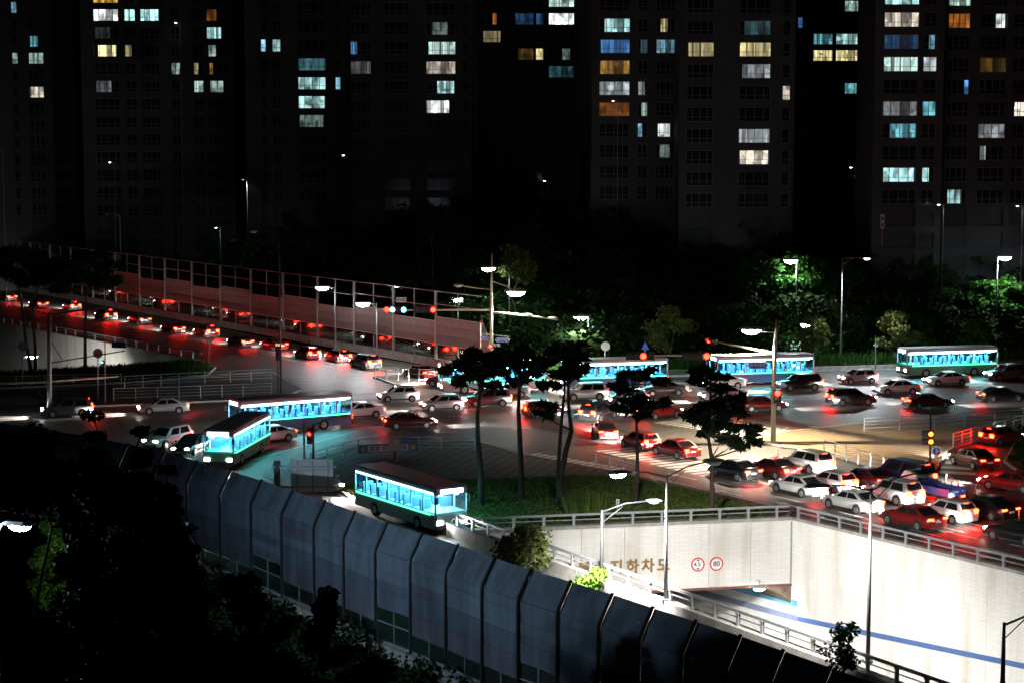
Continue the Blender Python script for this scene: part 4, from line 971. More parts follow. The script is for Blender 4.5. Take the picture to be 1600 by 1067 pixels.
# ------------------------------------------------------------------ vehicles
CM = {}
def paint(c):
    key = tuple(c)
    if key not in CM:
        m = mat('car_paint_%d' % len(CM), c, .28, .15, spec=.6); m.node_tree.nodes['Principled BSDF'].inputs['Coat Weight'].default_value = .6; CM[key] = m
    return CM[key]
KINDS = {  # length width height, lower body stations (x, half width, z low, z top), cabin (rear base, rear top, front top, front base), belt rear/front, wheels
 'sedan': dict(L=4.75, W=1.84, H=1.45, deck=1.02, belt=.93, hood=.94, nose=.72, cab=(-1.85, -.98, .28, 1.12), wb=1.38, wr=.33),
 'suv': dict(L=4.7, W=1.9, H=1.72, deck=1.06, belt=1.05, hood=1.06, nose=.85, cab=(-2.28, -2.0, .35, 1.12), wb=1.36, wr=.37),
 'hatch': dict(L=4.0, W=1.74, H=1.5, deck=.98, belt=.95, hood=.97, nose=.76, cab=(-1.95, -1.6, .3, 1.05), wb=1.22, wr=.31),
 'van': dict(L=5.1, W=1.94, H=1.95, deck=1.1, belt=1.1, hood=1.15, nose=.85, cab=(-2.5, -2.38, 1.0, 1.75), wb=1.55, wr=.35)}
CMESH = {}
def car_parts(kind):
    if kind in CMESH: return CMESH[kind]
    k = KINDS[kind]; L, Wd, Hh = k['L'], k['W'], k['H']; h = L / 2; hw = Wd / 2
    xr, xrt, xft, xf = k['cab']
    P = []
    # lower body: rings from tail to nose
    st = [(-h, .80, .42, k['deck'] - .22), (-h + .05, .9, .3, k['deck'] - .04), (-h + .3, .97, .24, k['deck']), (xr, 1., .2, k['deck']), (-.4, 1., .18, k['belt']), (xf - .1, 1., .18, k['hood']), (h - .75, .98, .2, k['hood'] - .06), (h - .25, .93, .24, k['nose']), (h - .04, .82, .32, k['nose'] - .1), (h, .7, .42, k['nose'] - .16)]
    b = MB(); n = 0
    for x, f, z0, z1 in st:
        w = hw * f; zm = (z0 + z1) / 2
        ring = [(-w * .82, z0), (-w * .97, z0 + .1), (-w, zm), (-w * .97, z1 - .1), (-w * .86, z1), (0, z1 + .025), (w * .86, z1), (w * .97, z1 - .1), (w, zm), (w * .97, z0 + .1), (w * .82, z0), (0, z0)]
        b.v += [(x, y, z) for y, z in ring]; n = len(ring)
    for i in range(len(st) - 1):
        for q in range(n): b.f.append((i * n + q, i * n + (q + 1) % n, (i + 1) * n + (q + 1) % n, (i + 1) * n + q))
    b.f += [tuple(range(n)), tuple(reversed(range((len(st) - 1) * n, len(st) * n)))]
    P.append(('body', b, 'paint', True))
    # cabin shell
    zb = k['belt'] - .03; zt = Hh; wb_, wt = hw * .93, hw * .74
    c = MB(); base = [(xr, -wb_, k['deck'] - .03), (xf, -wb_, k['hood'] - .03), (xf, wb_, k['hood'] - .03), (xr, wb_, k['deck'] - .03)]; top = [(xrt, -wt, zt - .06), (xft, -wt, zt - .06), (xft, wt, zt - .06), (xrt, wt, zt - .06)]
    rt = [(xrt + .12, -wt * .86, zt), (xft - .14, -wt * .86, zt), (xft - .14, wt * .86, zt), (xrt + .12, wt * .86, zt)]
    c.add(base + top + rt, [(0, 1, 5, 4), (1, 2, 6, 5), (2, 3, 7, 6), (3, 0, 4, 7), (4, 5, 9, 8), (5, 6, 10, 9), (6, 7, 11, 10), (7, 4, 8, 11), (8, 9, 10, 11)])
    P.append(('cabin', c, 'paint', False))
    V = [Vector(v) for v in base + top]
    def pane(a, b_, c_, d_, mx, my0, my1):                 # glass set 6 mm proud of the shell face
        n_ = (b_ - a).cross(d_ - a).normalized(); q = []
        for u, v in ((mx, my0), (1 - mx, my0), (1 - mx, my1), (mx, my1)):
            q.append(a.lerp(b_, u).lerp(d_.lerp(c_, u), v))
        cen = Vector((0, 0, 1)); mid = sum(q, Vector()) / 4
        if n_.dot(mid - Vector((0, 0, .9))) < 0: n_ = -n_
        m_ = MB(); m_.add([p + n_ * .008 for p in q] + [p - n_ * .01 for p in q], [(0, 1, 2, 3), (7, 6, 5, 4), (0, 4, 5, 1), (1, 5, 6, 2), (2, 6, 7, 3), (3, 7, 4, 0)]); return m_
    P.append(('windscreen', pane(V[1], V[2], V[6], V[5], .06, .06, .95), CARGLASS, False))
    P.append(('rear_window', pane(V[0], V[3], V[7], V[4], .08, .12 if kind == 'sedan' else .2, .92), CARGLASS, False))
    for a, b_, c_, d_ in ((V[0], V[1], V[5], V[4]), (V[3], V[2], V[6], V[7])):
        for u0, u1 in ((.1, .5), (.53, .9)):
            P.append(('side_window', pane(a.lerp(b_, u0), a.lerp(b_, u1), d_.lerp(c_, u1), d_.lerp(c_, u0), .02, .1, .9), CARGLASS, False))
    zt_ = k['deck'] - .16
    lowl = kind in ('suv', 'van', 'hatch')
    for s in (-1, 1):
        t = MB(); t.box((-h + .06, s * hw * .68, zt_ - (.02 if not lowl else -.04)), (.16, hw * .42, .13 if not lowl else .3)); P.append(('taillight', t, TAIL, False))
        t = MB(); t.box((h - .14, s * hw * .64, k['nose'] - .1), (.26, hw * .34, .14)); P.append(('headlight', t, HEAD, False))
        t = MB(); t.box((xf - .25, s * (hw + .08), k['belt'] + .1), (.12, .2, .13)); P.append(('wing_mirror', t, 'paint', False))
    t = MB(); t.box((-h + .03, 0, zt_ - .2), (.1, .5, .12)); P.append(('number_plate', t, PLATE, False))
    t = MB(); t.box((xrt - .0 if lowl else xrt - .12, 0, zt - .1 if lowl else zt - .17), (.1, .42, .05)); P.append(('brake_light', t, TAILHI, False))
    t = MB(); t.box((-h + .1, 0, .36), (.3, hw * 1.7, .22)); P.append(('rear_bumper', t, 'paint', False))
    t = MB(); t.box((h - .1, 0, .36), (.24, hw * 1.5, .2)); P.append(('front_grille', t, TRIM, False))
    for s in (-1, 1):
        t = MB(); t.box((0, s * hw * .975, .25), (L * .5, .06, .13)); P.append(('sill', t, TRIM, False))
        for sx in (-1, 1): t = MB().tube([(sx * k['wb'] - .02, s * (hw - .2), k['wr'] + .02), (sx * k['wb'] - .02, s * (hw + .004), k['wr'] + .02)], k['wr'] + .06, 16); P.append(('wheel_arch', t, TRIM, False))
    wheels = []
    for sx in (-1, 1):
        for s in (-1, 1): wheels.append((sx * k['wb'] - .02, s * (hw - .07), k['wr']))
    out = []
    for nm, mb, m, sm in P:
        me = bpy.data.meshes.new(nm); me.from_pydata(mb.v, [], mb.f); bm = bmesh.new(); bm.from_mesh(me); bmesh.ops.recalc_face_normals(bm, faces=bm.faces)
        if nm in ('cabin', 'taillight', 'headlight', 'rear_bumper', 'wing_mirror'): bmesh.ops.bevel(bm, geom=bm.edges[:], offset=.03 if nm in ('cabin', 'rear_bumper') else .02, segments=2, affect='EDGES', profile=.6)
        bm.to_mesh(me); bm.free()
        if sm or nm == 'cabin': me.polygons.foreach_set('use_smooth', [True] * len(me.polygons))
        out.append((nm, me, m))
    ty = MB().tube([(0, -.11, 0), (0, .11, 0)], k['wr'], 16); ri = MB().tube([(0, -.125, 0), (0, .125, 0)], k['wr'] * .62, 10)
    tm = bpy.data.meshes.new('tyre'); tm.from_pydata(ty.v, [], ty.f); tm.materials.append(TYRE); rm = bpy.data.meshes.new('rim'); rm.from_pydata(ri.v, [], ri.f); rm.materials.append(RIM)
    CMESH[kind] = (out, wheels, tm, rm); return CMESH[kind]
def car(kind, pos, heading, col, label, group, beam=0, cat='car', dip=-.24):
    t = empty('parked_car' if False else 'car', pos, label, cat, group, math.atan2(heading.y, heading.x))
    out, wheels, tm, rm = car_parts(kind)
    for nm, me, m in out:
        o = bpy.data.objects.new(nm, me); COL.objects.link(o); o.parent = t
        if len(me.materials) == 0: me.materials.append(None)
        o.material_slots[0].link = 'OBJECT'; o.material_slots[0].material = paint(col) if m == 'paint' else m
    for x, y, z in wheels:
        w = bpy.data.objects.new('wheel', tm); COL.objects.link(w); w.parent = t; w.location = (x, y, z)
        r = bpy.data.objects.new('rim', rm); COL.objects.link(r); r.parent = w
    if beam:
        k = KINDS[kind]
        for s in (-1, 1): spot(t, (k['L'] / 2 + .1, s * .6, .66), beam, (1., .95, .88), 44, .9, (1, 0, dip), .06)
    return t
BLK = (.012, .012, .014); RED = (.2, .012, .012); WHT = (.62, .62, .6); SIL = (.34, .35, .36); GRY = (.1, .105, .11); NAV = (.02, .03, .08); DRK = (.03, .03, .035); MAR = (.1, .012, .015)
GQ = 'cars queueing at the lights'
Q = [('sedan', 1147, 746, BLK, 'black sedan at the head of the queue nearest the lawn'), ('sedan', 1207, 743, MAR, 'dark red sedan second abreast at the head of the queue'), ('suv', 1260, 735, WHT, 'tall white SUV at the far side of the queue by the railing'),
     ('sedan', 1247, 771, WHT, 'white sedan behind the black sedan leading the queue'), ('hatch', 1299, 765, WHT, 'white hatchback in the middle of the queue beside a white sedan'), ('sedan', 1350, 759, MAR, 'maroon sedan behind the tall white SUV'),
     ('van', 1412, 757, NAV, 'navy blue van next to the amber warning lights'), ('sedan', 1331, 796, WHT, 'pale sedan with glaring brake lights next to the guard rail'), ('suv', 1394, 783, SIL, 'silver SUV in the middle of the queue before the red sedan'),
     ('sedan', 1425, 821, RED, 'red sedan closest to the retaining wall'), ('hatch', 1481, 812, WHT, 'white hatchback right of the red sedan'), ('sedan', 1539, 806, BLK, 'black sedan beside the orange marker posts'), ('sedan', 1592, 846, BLK, 'black car cut off by the right edge at the end of the queue')]
for kd, x, y, c, lab in Q: car(kd, g(x, y), UVEC, c, lab, GQ, beam=2600, dip=-.1)
# small truck with a blue load bed
tp_ = g(1455, 781); tr = empty('truck', tp_, 'small truck with a blue load bed beside the silver SUV', 'truck', GQ, math.atan2(UVEC.y, UVEC.x))
BED = mat('blue_load_bed', (.05, .08, .33), .5)
m = MB(); m.add([(.7, -.85, .5), (2.5, -.85, .5), (2.5, .85, .5), (.7, .85, .5), (.75, -.85, 1.25), (2.5, -.85, 1.2), (2.5, .85, 1.2), (.75, .85, 1.25), (.8, -.75, 1.95), (1.95, -.75, 1.95), (1.95, .75, 1.95), (.8, .75, 1.95)], [(3, 2, 1, 0), (0, 1, 5, 4), (1, 2, 6, 5), (2, 3, 7, 6), (3, 0, 4, 7), (4, 5, 9, 8), (5, 6, 10, 9), (6, 7, 11, 10), (7, 4, 8, 11), (8, 9, 10, 11)]); m.build('cab', paint(WHT), tr)
MB().box((.76, 0, 1.6), (.03, 1.2, .45)).build('rear_window', CARGLASS, tr)
for s in (-1, 1): MB().box((-.95, s * .84, .98), (3.1, .05, .45)).build('side_board', BED, tr)
MB().box((-2.48, 0, .98), (.05, 1.7, .45)).build('tail_board', BED, tr); MB().box((.58, 0, 1.1), (.05, 1.7, .7)).build('head_board', BED, tr)
MB().box((-.95, 0, .72), (3.1, 1.66, .08)).build('bed_floor', BED, tr); MB().box((-.2, 0, .5), (4.4, .8, .2)).build('chassis', TRIM, tr)
MB().box((-2.508, .15, 1.0), (.004, .5, .1)).build('tail_board_print', WHITEP, tr); MB().box((-2.508, -.5, 1.02), (.004, .16, .14)).build('tail_board_print', WHITEP, tr)
for s in (-1, 1): MB().box((-2.45, s * .62, .62), (.08, .34, .14)).build('taillight', TAIL, tr)
for x in (-1.5, 1.55):
    for s in (-1, 1):
        w = MB().tube([(0, -.1, 0), (0, .1, 0)], .31, 14).build('wheel', TYRE, tr, loc=(x, s * .72, .31)); MB().tube([(0, -.11, 0), (0, .11, 0)], .18, 10).build('rim', RIM, w)

# the traffic that the photograph shows only by its lights, built at rest
WEST = -VVEC; EAST = VVEC
def hd(a): return Vector((math.cos(math.radians(a)), math.sin(math.radians(a)), 0))
GM = 'moving traffic on the junction'
T = [('hatch', 622, 626, WEST, WHT, 'white hatchback with headlights first of the far lanes left of the pines'), ('sedan', 790, 620, WEST, SIL, 'silver sedan with headlights behind the second pine trunk'), ('suv', 912, 624, WEST, WHT, 'white SUV with headlights right of the forked pine'),
     ('sedan', 1035, 617, WEST, GRY, 'grey sedan with headlights behind the sparse fourth pine'), ('sedan', 1128, 606, WEST, WHT, 'white sedan with headlights below the second signal arm'), ('suv', 1248, 609, WEST, BLK, 'black SUV with headlights just right of the corner mast'),
     ('hatch', 1340, 598, WEST, SIL, 'silver hatchback with headlights behind the tall grey lamp pole'), ('sedan', 1478, 601, WEST, WHT, 'white sedan with headlights far right in the second lane'), ('suv', 1572, 593, WEST, GRY, 'grey SUV with headlights at the right edge of the far lanes'), ('sedan', 1222, 594, WEST, BLK, 'black sedan with headlights in the farthest lane behind the corner mast'),
     ('sedan', 255, 645, WEST, WHT, 'white sedan leaving left below the double railings'), ('suv', 105, 650, WEST, GRY, 'grey SUV leaving at the far left past the steel mast'), ('sedan', 560, 652, hd(205), WHT, 'white sedan turning left behind the lit bus'), ('hatch', 690, 640, hd(198), SIL, 'silver hatchback starting its left turn past the first pine'),
     ('sedan', 300, 706, hd(255), BLK, 'black sedan rounding the bend at the top of the noise barrier'), ('suv', 262, 697, hd(240), WHT, 'white SUV at the outer side of the bend near the conifer tips'), ('sedan', 500, 764, -UVEC, SIL, 'silver car right behind the white sign back'),
     ('sedan', 640, 668, EAST, MAR, 'maroon sedan with orange tail lights in the near lane by the banner'), ('hatch', 850, 650, EAST, RED, 'red hatchback seen between the pine trunks'), ('sedan', 1190, 641, EAST, RED, 'red sedan driving right past the corner mast'), ('suv', 1330, 632, EAST, DRK, 'dark SUV driving right behind the brown corner'), ('sedan', 1450, 636, EAST, MAR, 'maroon sedan driving right above the amber lights'), ('sedan', 1565, 626, EAST, BLK, 'black sedan driving right near the right edge'),
     ('sedan', 1055, 712, UVEC, RED, 'red sedan crossing the zebra stripes ahead of the queue'), ('sedan', 945, 683, hd(95), MAR, 'maroon sedan at the tightest point of the right turn'), ('hatch', 1000, 700, hd(118), RED, 'red hatchback entering the right turn beside the fourth pine'), ('sedan', 1030, 652, hd(40), RED, 'red sedan leaving the right turn onto the main road'), ('suv', 935, 655, hd(60), DRK, 'dark SUV in the outer lane of the right turn'),
     ('sedan', 60, 481, UVEC, RED, 'red sedan farthest up the ramp behind the left pines'), ('suv', 165, 500, UVEC, DRK, 'dark SUV on the ramp just right of the left pines'), ('sedan', 270, 520, UVEC, RED, 'red sedan on the ramp above the give way sign'), ('sedan', 375, 541, UVEC, MAR, 'maroon sedan midway up the ramp'), ('hatch', 480, 560, UVEC, RED, 'red hatchback on the ramp right of the black signal'), ('suv', 570, 575, UVEC, GRY, 'grey SUV at the foot of the ramp'), ('sedan', 655, 590, UVEC, RED, 'red sedan entering the ramp by the pale railing'),
     ('sedan', 1580, 765, hd(140), RED, 'red sedan entering the slip road at the right edge'), ('sedan', 1520, 728, hd(110), MAR, 'maroon sedan in the bend of the slip road'), ('hatch', 1565, 692, hd(35), RED, 'red hatchback leaving the slip road by its railing'),
     ('sedan', 12, 470, UVEC, MAR, 'maroon sedan on the ramp cut by the left edge'), ('hatch', 112, 485, UVEC, GRY, 'grey hatchback on the ramp between the left pine crowns and the mast'), ('sedan', 218, 506, UVEC, DRK, 'dark sedan in the far ramp lane under the no trucks sign'), ('suv', 322, 526, UVEC, MAR, 'maroon SUV in the far ramp lane behind the give way sign'), ('sedan', 428, 546, UVEC, RED, 'red sedan in the far ramp lane behind the tall dark pole'), ('hatch', 528, 565, UVEC, MAR, 'maroon hatchback in the far ramp lane below the lit lamps'),
     ('suv', 700, 604, hd(150), RED, 'red SUV turning towards the ramp beside the first pine crown'), ('sedan', 1400, 615, WEST, WHT, 'white sedan with headlights above the railing of the brown corner'), ('hatch', 980, 632, WEST, SIL, 'silver hatchback with headlights low between forked pine and fourth pine'), ('sedan', 1130, 625, WEST, WHT, 'white sedan with headlights behind the lone right pine'), ('suv', 760, 634, WEST, GRY, 'grey SUV with headlights behind the first pine trunk'),
     ('sedan', 420, 690, hd(222), WHT, 'white sedan following the bus round the bend')]
for kd, x, y, d_, c, lab in T: car(kd, g(x, y), d_.normalized(), c, lab, GM, beam=5000 if d_ in (UVEC, EAST) else 9000)

# city buses with cyan lit saloons
BUSW = mat('bus_ceiling_light', (.8, .9, .9), .2, emit=(.3, .93, 1.), es=75.)
BGLASS = glass('bus_glass', (.75, .9, .92), .1, .05)
SEATM = mat('bus_seat', (.1, .16, .3), .7)
BUSG = mat('bus_band_green', (.1, .4, .25), .3, emit=(.06, .9, .4), es=5.)
BUSR = mat('bus_roof_strip', (.8, .9, .9), .3, emit=(.55, .92, 1.), es=9.)
BUSD = mat('bus_display', (.1, .1, .1), .3, emit=(.8, .95, 1.), es=6.)
BUSP = mat('bus_paint', (.45, .52, .56), .35, noise=.05)
BMESH = {}
BUSC = [BUSP, mat('bus_paint_blue', (.06, .16, .38), .35), mat('bus_paint_green', (.08, .3, .2), .35)]; NBUS = [0]
def bus(pos, heading, label):
    NBUS[0] += 1
    t = empty('bus', pos, label, 'bus', 'city buses with lit windows', math.atan2(heading.y, heading.x))
    L, w, h0, h1 = 11., 2.5, .32, 3.15
    def P(nm, fn, m):
        if nm not in BMESH:
            out = []
            for mb in fn():
                me = bpy.data.meshes.new(nm); me.from_pydata(mb.v, [], mb.f); bm = bmesh.new(); bm.from_mesh(me); bmesh.ops.recalc_face_normals(bm, faces=bm.faces)
                if nm in ('lower_body', 'roof'): bmesh.ops.bevel(bm, geom=bm.edges[:], offset=.1, segments=3, affect='EDGES')
                bm.to_mesh(me); bm.free(); me.materials.append(m); out.append(me)
            BMESH[nm] = out
        r = []
        for me in BMESH[nm]:
            o = bpy.data.objects.new(nm, me); COL.objects.link(o); o.parent = t; r.append(o)
        return r
    def shell():
        m = MB(); m.box((0, 0, .87), (L, w, 1.1)); return [m]
    for o in P('lower_body', shell, BUSP): o.material_slots[0].link = 'OBJECT'; o.material_slots[0].material = BUSC[NBUS[0] % 3]
    P('roof', lambda: [MB().box((0, 0, 2.86), (L, w, .56))], BUSP)
    P('pillar', lambda: [MB().box((-L / 2 + .07 + i * (L - .14) / 7, s * (w / 2 - .06), 2.0), (.12, .1, 1.17)) for i in range(8) for s in (-1, 1)], BUSP)
    P('side_window', lambda: [MB().box((-L / 2 + .07 + (i + .5) * (L - .14) / 7, s * (w / 2 - .04), 2.0), ((L - .14) / 7 - .13, .02, 1.15)) for i in range(7) for s in (-1, 1)], BGLASS)
    P('ceiling_light', lambda: [MB().box((0, s * .6, 2.53), (L - .8, .3, .06)) for s in (-1, 1)], BUSW)
    P('seat', lambda: [q for i in range(8) for s in (-1, 1) for q in [MB().box((-4.4 + i * 1.12, s * .78, 1.72), (.14, .8, .75))]], SEATM)
    P('roof_strip', lambda: [MB().box((0, s * (w / 2 + .012), 2.7), (L - .5, .03, .1)) for s in (-1, 1)], BUSR)
    P('side_band', lambda: [MB().box((-.2, s * (w / 2 + .012), 1.3), (L - .9, .03, .1)) for s in (-1, 1)], BUSG)
    P('windscreen', lambda: [MB().box((L / 2 - .03, 0, 2.0), (.03, 2.2, 1.14))], BGLASS)
    P('destination_display', lambda: [MB().box((L / 2 + .006, 0, 2.82), (.03, 1.7, .3))], BUSD)
    P('rear_window', lambda: [MB().box((-L / 2 + .03, 0, 2.0), (.03, 2.2, 1.14))], BGLASS)
    P('headlight', lambda: [MB().box((L / 2 + .01, s * .9, .8), (.06, .4, .22)) for s in (-1, 1)], HEAD)
    P('taillight', lambda: [MB().box((-L / 2 - .01, s * 1.02, 1.0), (.06, .2, .4)) for s in (-1, 1)], TAIL)
    P('bumper', lambda: [MB().box((s * (L / 2 - .02), 0, .5), (.14, 2.4, .26)) for s in (-1, 1)], TRIM)
    P('wing_mirror', lambda: [MB().box((L / 2 + .25, s * 1.3, 2.3), (.14, .2, .42)) for s in (-1, 1)], TRIM)
    for x in (3.2, -2.6):
        for s in (-1, 1):
            if 'wheel' not in BMESH:
                a = MB().tube([(0, -.15, 0), (0, .15, 0)], .48, 18); me = bpy.data.meshes.new('wheel'); me.from_pydata(a.v, [], a.f); me.materials.append(TYRE)
                a = MB().tube([(0, -.16, 0), (0, .16, 0)], .27, 12); m2 = bpy.data.meshes.new('rim'); m2.from_pydata(a.v, [], a.f); m2.materials.append(RIM); BMESH['wheel'] = (me, m2)
            o = bpy.data.objects.new('wheel', BMESH['wheel'][0]); COL.objects.link(o); o.parent = t; o.location = (x, s * 1.13, .48)
            r = bpy.data.objects.new('rim', BMESH['wheel'][1]); COL.objects.link(r); r.parent = o
    for s in (-1, 1): spot(t, (L / 2 + .15, s * .9, .85), 900, (.95, .98, 1.), 65, .8, (1, 0, -.08), .08)
    return t
bus(g(960, 606), WEST, 'cyan lit bus below the two red lights of the second mast')
bus(g(1480, 586), WEST, 'cyan lit bus at the right near the edge of the picture')
bus(g(770, 612), hd(192), 'cyan lit bus behind the first three pines')
bus(g(455, 672), hd(212), 'cyan lit bus in the sharp left bend, its front half turned')
bus(g(372, 716), hd(262), 'cyan lit bus at the outermost point of the bend above the barrier')
bus(g(640, 812), -UVEC, 'cyan lit bus right of the white sign back beside the noise barrier')
bus(g(1190, 599), WEST, 'cyan lit bus passing behind the corner mast')

# ------------------------------------------------------------------ trees and plants
def leaf_quads(C, n, spread, size, flat=.5, aspect=1.8):
    """n small leaf faces round each centre of C"""
    C = np.repeat(np.asarray(C), n, axis=0); N = len(C)
    o = rng.normal(0, 1, (N, 3)); o /= np.linalg.norm(o, axis=1)[:, None] + 1e-6; o *= (rng.random((N, 1)) ** .45) * np.asarray(spread).reshape(1, -1)
    o[:, 2] *= flat; P = C + o
    a = rng.normal(0, 1, (N, 3)); a[:, 2] *= .6; a /= np.linalg.norm(a, axis=1)[:, None]
    b = np.cross(a, rng.normal(0, 1, (N, 3))); b /= np.linalg.norm(b, axis=1)[:, None] + 1e-6
    s = size * (.6 + .8 * rng.random((N, 1))); a *= s * aspect * .5; b *= s * .5
    return np.stack([P - a - b * .3, P - b, P + a + b * .2, P + b], 1)
def limb(m, p, q, r0, r1, wob=.12, n=4, sides=6):
    pts = [p.lerp(q, i / n) + Vector(rng.normal(0, 1, 3)) * wob * (p - q).length * .12 * (0 < i < n) for i in range(n + 1)]
    m.tube(pts, [r0 + (r1 - r0) * i / n for i in range(n + 1)], sides); return pts
def pine(base, trunk_px, D, clumps, label, r=.25, needles=PINE, nn=40, size=.22, group='pines of the tree island', dead=0):
    """trunk through the given picture points at distance D; flat needle clumps at (x, y, half width m)"""
    t = empty('pine_tree', base, label, 'pine tree', group)
    pts = [Vector((0, 0, -.1))] + [dpt(x, y, D) - base for x, y in trunk_px]
    n = len(pts); m = MB(); m.tube(pts, [r * (1 - .75 * i / (n - 1)) for i in range(n)], 9)
    C = []; W_ = []
    for x, y, w in clumps:
        c = dpt(x, y, D + rng.uniform(-1.2, 1.2)) - base
        k = min(range(n), key=lambda i: abs(pts[i].z - (c.z - .8)) + .3 * (pts[i] - c).length); s_ = pts[k]
        mid = s_.lerp(c, .55) + Vector((0, 0, -.1))
        m.tube([s_, mid, c], [r * .3, r * .2, r * .08], 5)
        for q in range(3):
            e = c + Vector((rng.uniform(-w, w) * 1.15, rng.uniform(-w, w) * .9, rng.uniform(-.25, .35))); m.tube([c.lerp(s_, .15), e], [r * .1, r * .04], 4)
            C.append((e.x, e.y, e.z, w * .6))
        C.append((c.x, c.y, c.z, w * .8))
    for q in range(dead):
        i = rng.integers(n // 2, n - 1); s_ = pts[i].lerp(pts[i + 1], rng.random()); a = rng.uniform(0, 6.28); e = s_ + Vector((math.cos(a), math.sin(a), rng.uniform(-.2, .6))) * rng.uniform(.8, 2.)
        m.tube([s_, s_.lerp(e, .5) + Vector((0, 0, .12)), e], [r * .16, r * .1, r * .03], 4); m.tube([s_.lerp(e, .6), e + Vector((rng.uniform(-.6, .6), 0, .4))], [.02, .008], 4)
    m.build('trunk', BARK, t, True)
    V = []
    for x, y, z, w in C: V.append(leaf_quads([(x, y, z)], nn, (w * .95, w * .95, w * .95), size, .45, 3.4))
    quads('crown', np.concatenate(V), needles, t)
    return t
b = g(752, 787, .2); pine(b, [(751, 740), (747, 690), (746, 650), (750, 610), (751, 575)], b.y, [(705, 575, 1.), (730, 566, 1.1), (760, 570, 1.2), (780, 580, .9), (716, 596, .7), (745, 588, .8), (772, 600, .7), (750, 556, .8)], 'tall pine leftmost on the lawn with a broad flat crown', dead=9)
b = g(815, 779, .2); pine(b, [(814, 730), (812, 680), (810, 640), (812, 600), (808, 565)], b.y, [(790, 556, 1.2), (815, 552, 1.2), (838, 566, 1.), (800, 572, 1.), (826, 584, .8), (780, 572, .9), (806, 598, .6)], 'tall straight pine second from the left on the lawn')
b = g(873, 787, .2); pine(b, [(876, 745), (884, 705), (893, 672), (889, 640), (888, 600), (880, 560)], b.y, [(862, 556, 1.2), (885, 546, 1.3), (905, 560, 1.), (850, 572, 1.), (895, 578, .9), (870, 582, 1.), (915, 574, .6), (862, 600, .7), (848, 646, .5), (862, 640, .5)], 'forked pine third from the left with a bare side branch')
t = [o for o in bpy.data.objects if o.get('label', '').startswith('forked pine')][0]
m = MB(); m.tube([(.1, 0, .4)] + [dpt(x, y, b.y + .4) - b for x, y in ((872, 740), (874, 700), (878, 650), (882, 610), (883, 570))], [.17, .15, .13, .11, .08, .05], 8); m.build('second_trunk', BARK, t, True)
b = g(993, 790, .2); pine(b, [(996, 740), (996, 690), (993, 640), (988, 600), (986, 580)], b.y, [(978, 586, .7), (1005, 584, .6), (1030, 596, .7), (970, 608, .6), (988, 622, .9), (1000, 634, .8), (978, 640, .8), (996, 650, .7), (1026, 632, .5), (1040, 628, .35), (972, 600, .5)], 'sparse pine fourth from the left with ragged tufts', r=.16)
b = g(1113, 806, .2); pine(b, [(1113, 760), (1112, 715), (1106, 680), (1110, 640), (1110, 600), (1112, 580)], b.y, [(1100, 582, .7), (1125, 588, .7), (1095, 598, .7), (1118, 606, .8), (1140, 622, .8), (1155, 630, .6), (1098, 634, .8), (1120, 640, 1.), (1140, 645, .8), (1085, 652, .8), (1108, 660, .9), (1132, 664, .9), (1155, 668, .8), (1176, 676, .6), (1100, 678, .7), (1128, 684, .8), (1150, 690, .7), (1165, 696, .5), (1080, 645, .5), (1182, 690, .4)], 'lone pine at the right of the lawn with layered open crown', r=.18, nn=34)
for x0, top, lab, cl, tr_ in ((48, 572, 'leftmost of the three left pines before the ramp', [(10, 405, 1.8), (30, 395, 1.8), (48, 410, 1.6), (20, 430, 1.6), (40, 440, 1.2), (0, 420, 1.5)], [(40, 530), (36, 490), (30, 450), (26, 410)]),
                               (55, 573, 'middle one of the three left pines before the ramp', [(70, 412, 1.6), (90, 420, 1.8), (100, 435, 1.5), (75, 438, 1.6), (60, 425, 1.2), (90, 452, 1.2)], [(55, 540), (51, 500), (52, 470), (65, 430)]),
                               (133, 572, 'rightmost left pine with a wide crown against the barrier', [(120, 412, 1.8), (142, 404, 1.8), (160, 420, 1.6), (178, 436, 1.2), (128, 430, 1.5), (150, 440, 1.5), (112, 428, 1.2), (170, 444, .8)], [(133, 535), (134, 490), (136, 455), (140, 420)])):
    b = g(x0, 576, .18); pine(b, tr_, b.y, cl, lab, r=.22, nn=120, size=.32, group='left pines', dead=4)
def broad(base, height, width, label, mat_=LEAF, leaves=5000, size=.22, group=None, name='tree', trunk=.12, low=.3, bark=BARKG, dens=1., shape='round', cat='tree'):
    t = empty(name, base, label, cat, group); m = MB(); tips = []
    top = Vector((rng.uniform(-.3, .3), 0, height * (.9 if shape != 'cone' else .98)))
    tp_ = limb(m, Vector((0, 0, -.2)), top, trunk, trunk * .15, .5, 5, 7)
    nb_ = 14 if shape != 'cone' else 34
    for i in range(nb_):
        f = low + (1 - low) * (i + rng.random()) / nb_; s_ = tp_[0].lerp(tp_[-1], f * .95); a = rng.uniform(0, 6.28)
        if shape == 'cone': r_ = width / 2 * (1.04 - f) / (1.0 - low) * rng.uniform(.75, 1.1); up = -.05 * r_
        else: r_ = width / 2 * rng.uniform(.6, 1.05) * math.sin(math.pi * min(.93, .22 + .7 * (f - low) / (1 - low))); up = height * rng.uniform(.03, .14)
        e = s_ + Vector((math.cos(a) * r_, math.sin(a) * r_, up)); e.z = min(e.z, height)
        limb(m, s_, e, trunk * .35 * (1.1 - f), .012, .5, 3, 5); tips += [tuple(s_.lerp(e, q)) for q in (.55, .8, 1.)]
    tips.append(tuple(top)); m.build('trunk', bark, t, True)
    n = max(8, int(leaves / len(tips)))
    k = width * (.2 if shape != 'cone' else .15)
    V = leaf_quads(tips, n, (k, k, k), size, .7 if shape != 'cone' else .45)
    quads('crown', V, mat_, t); return t
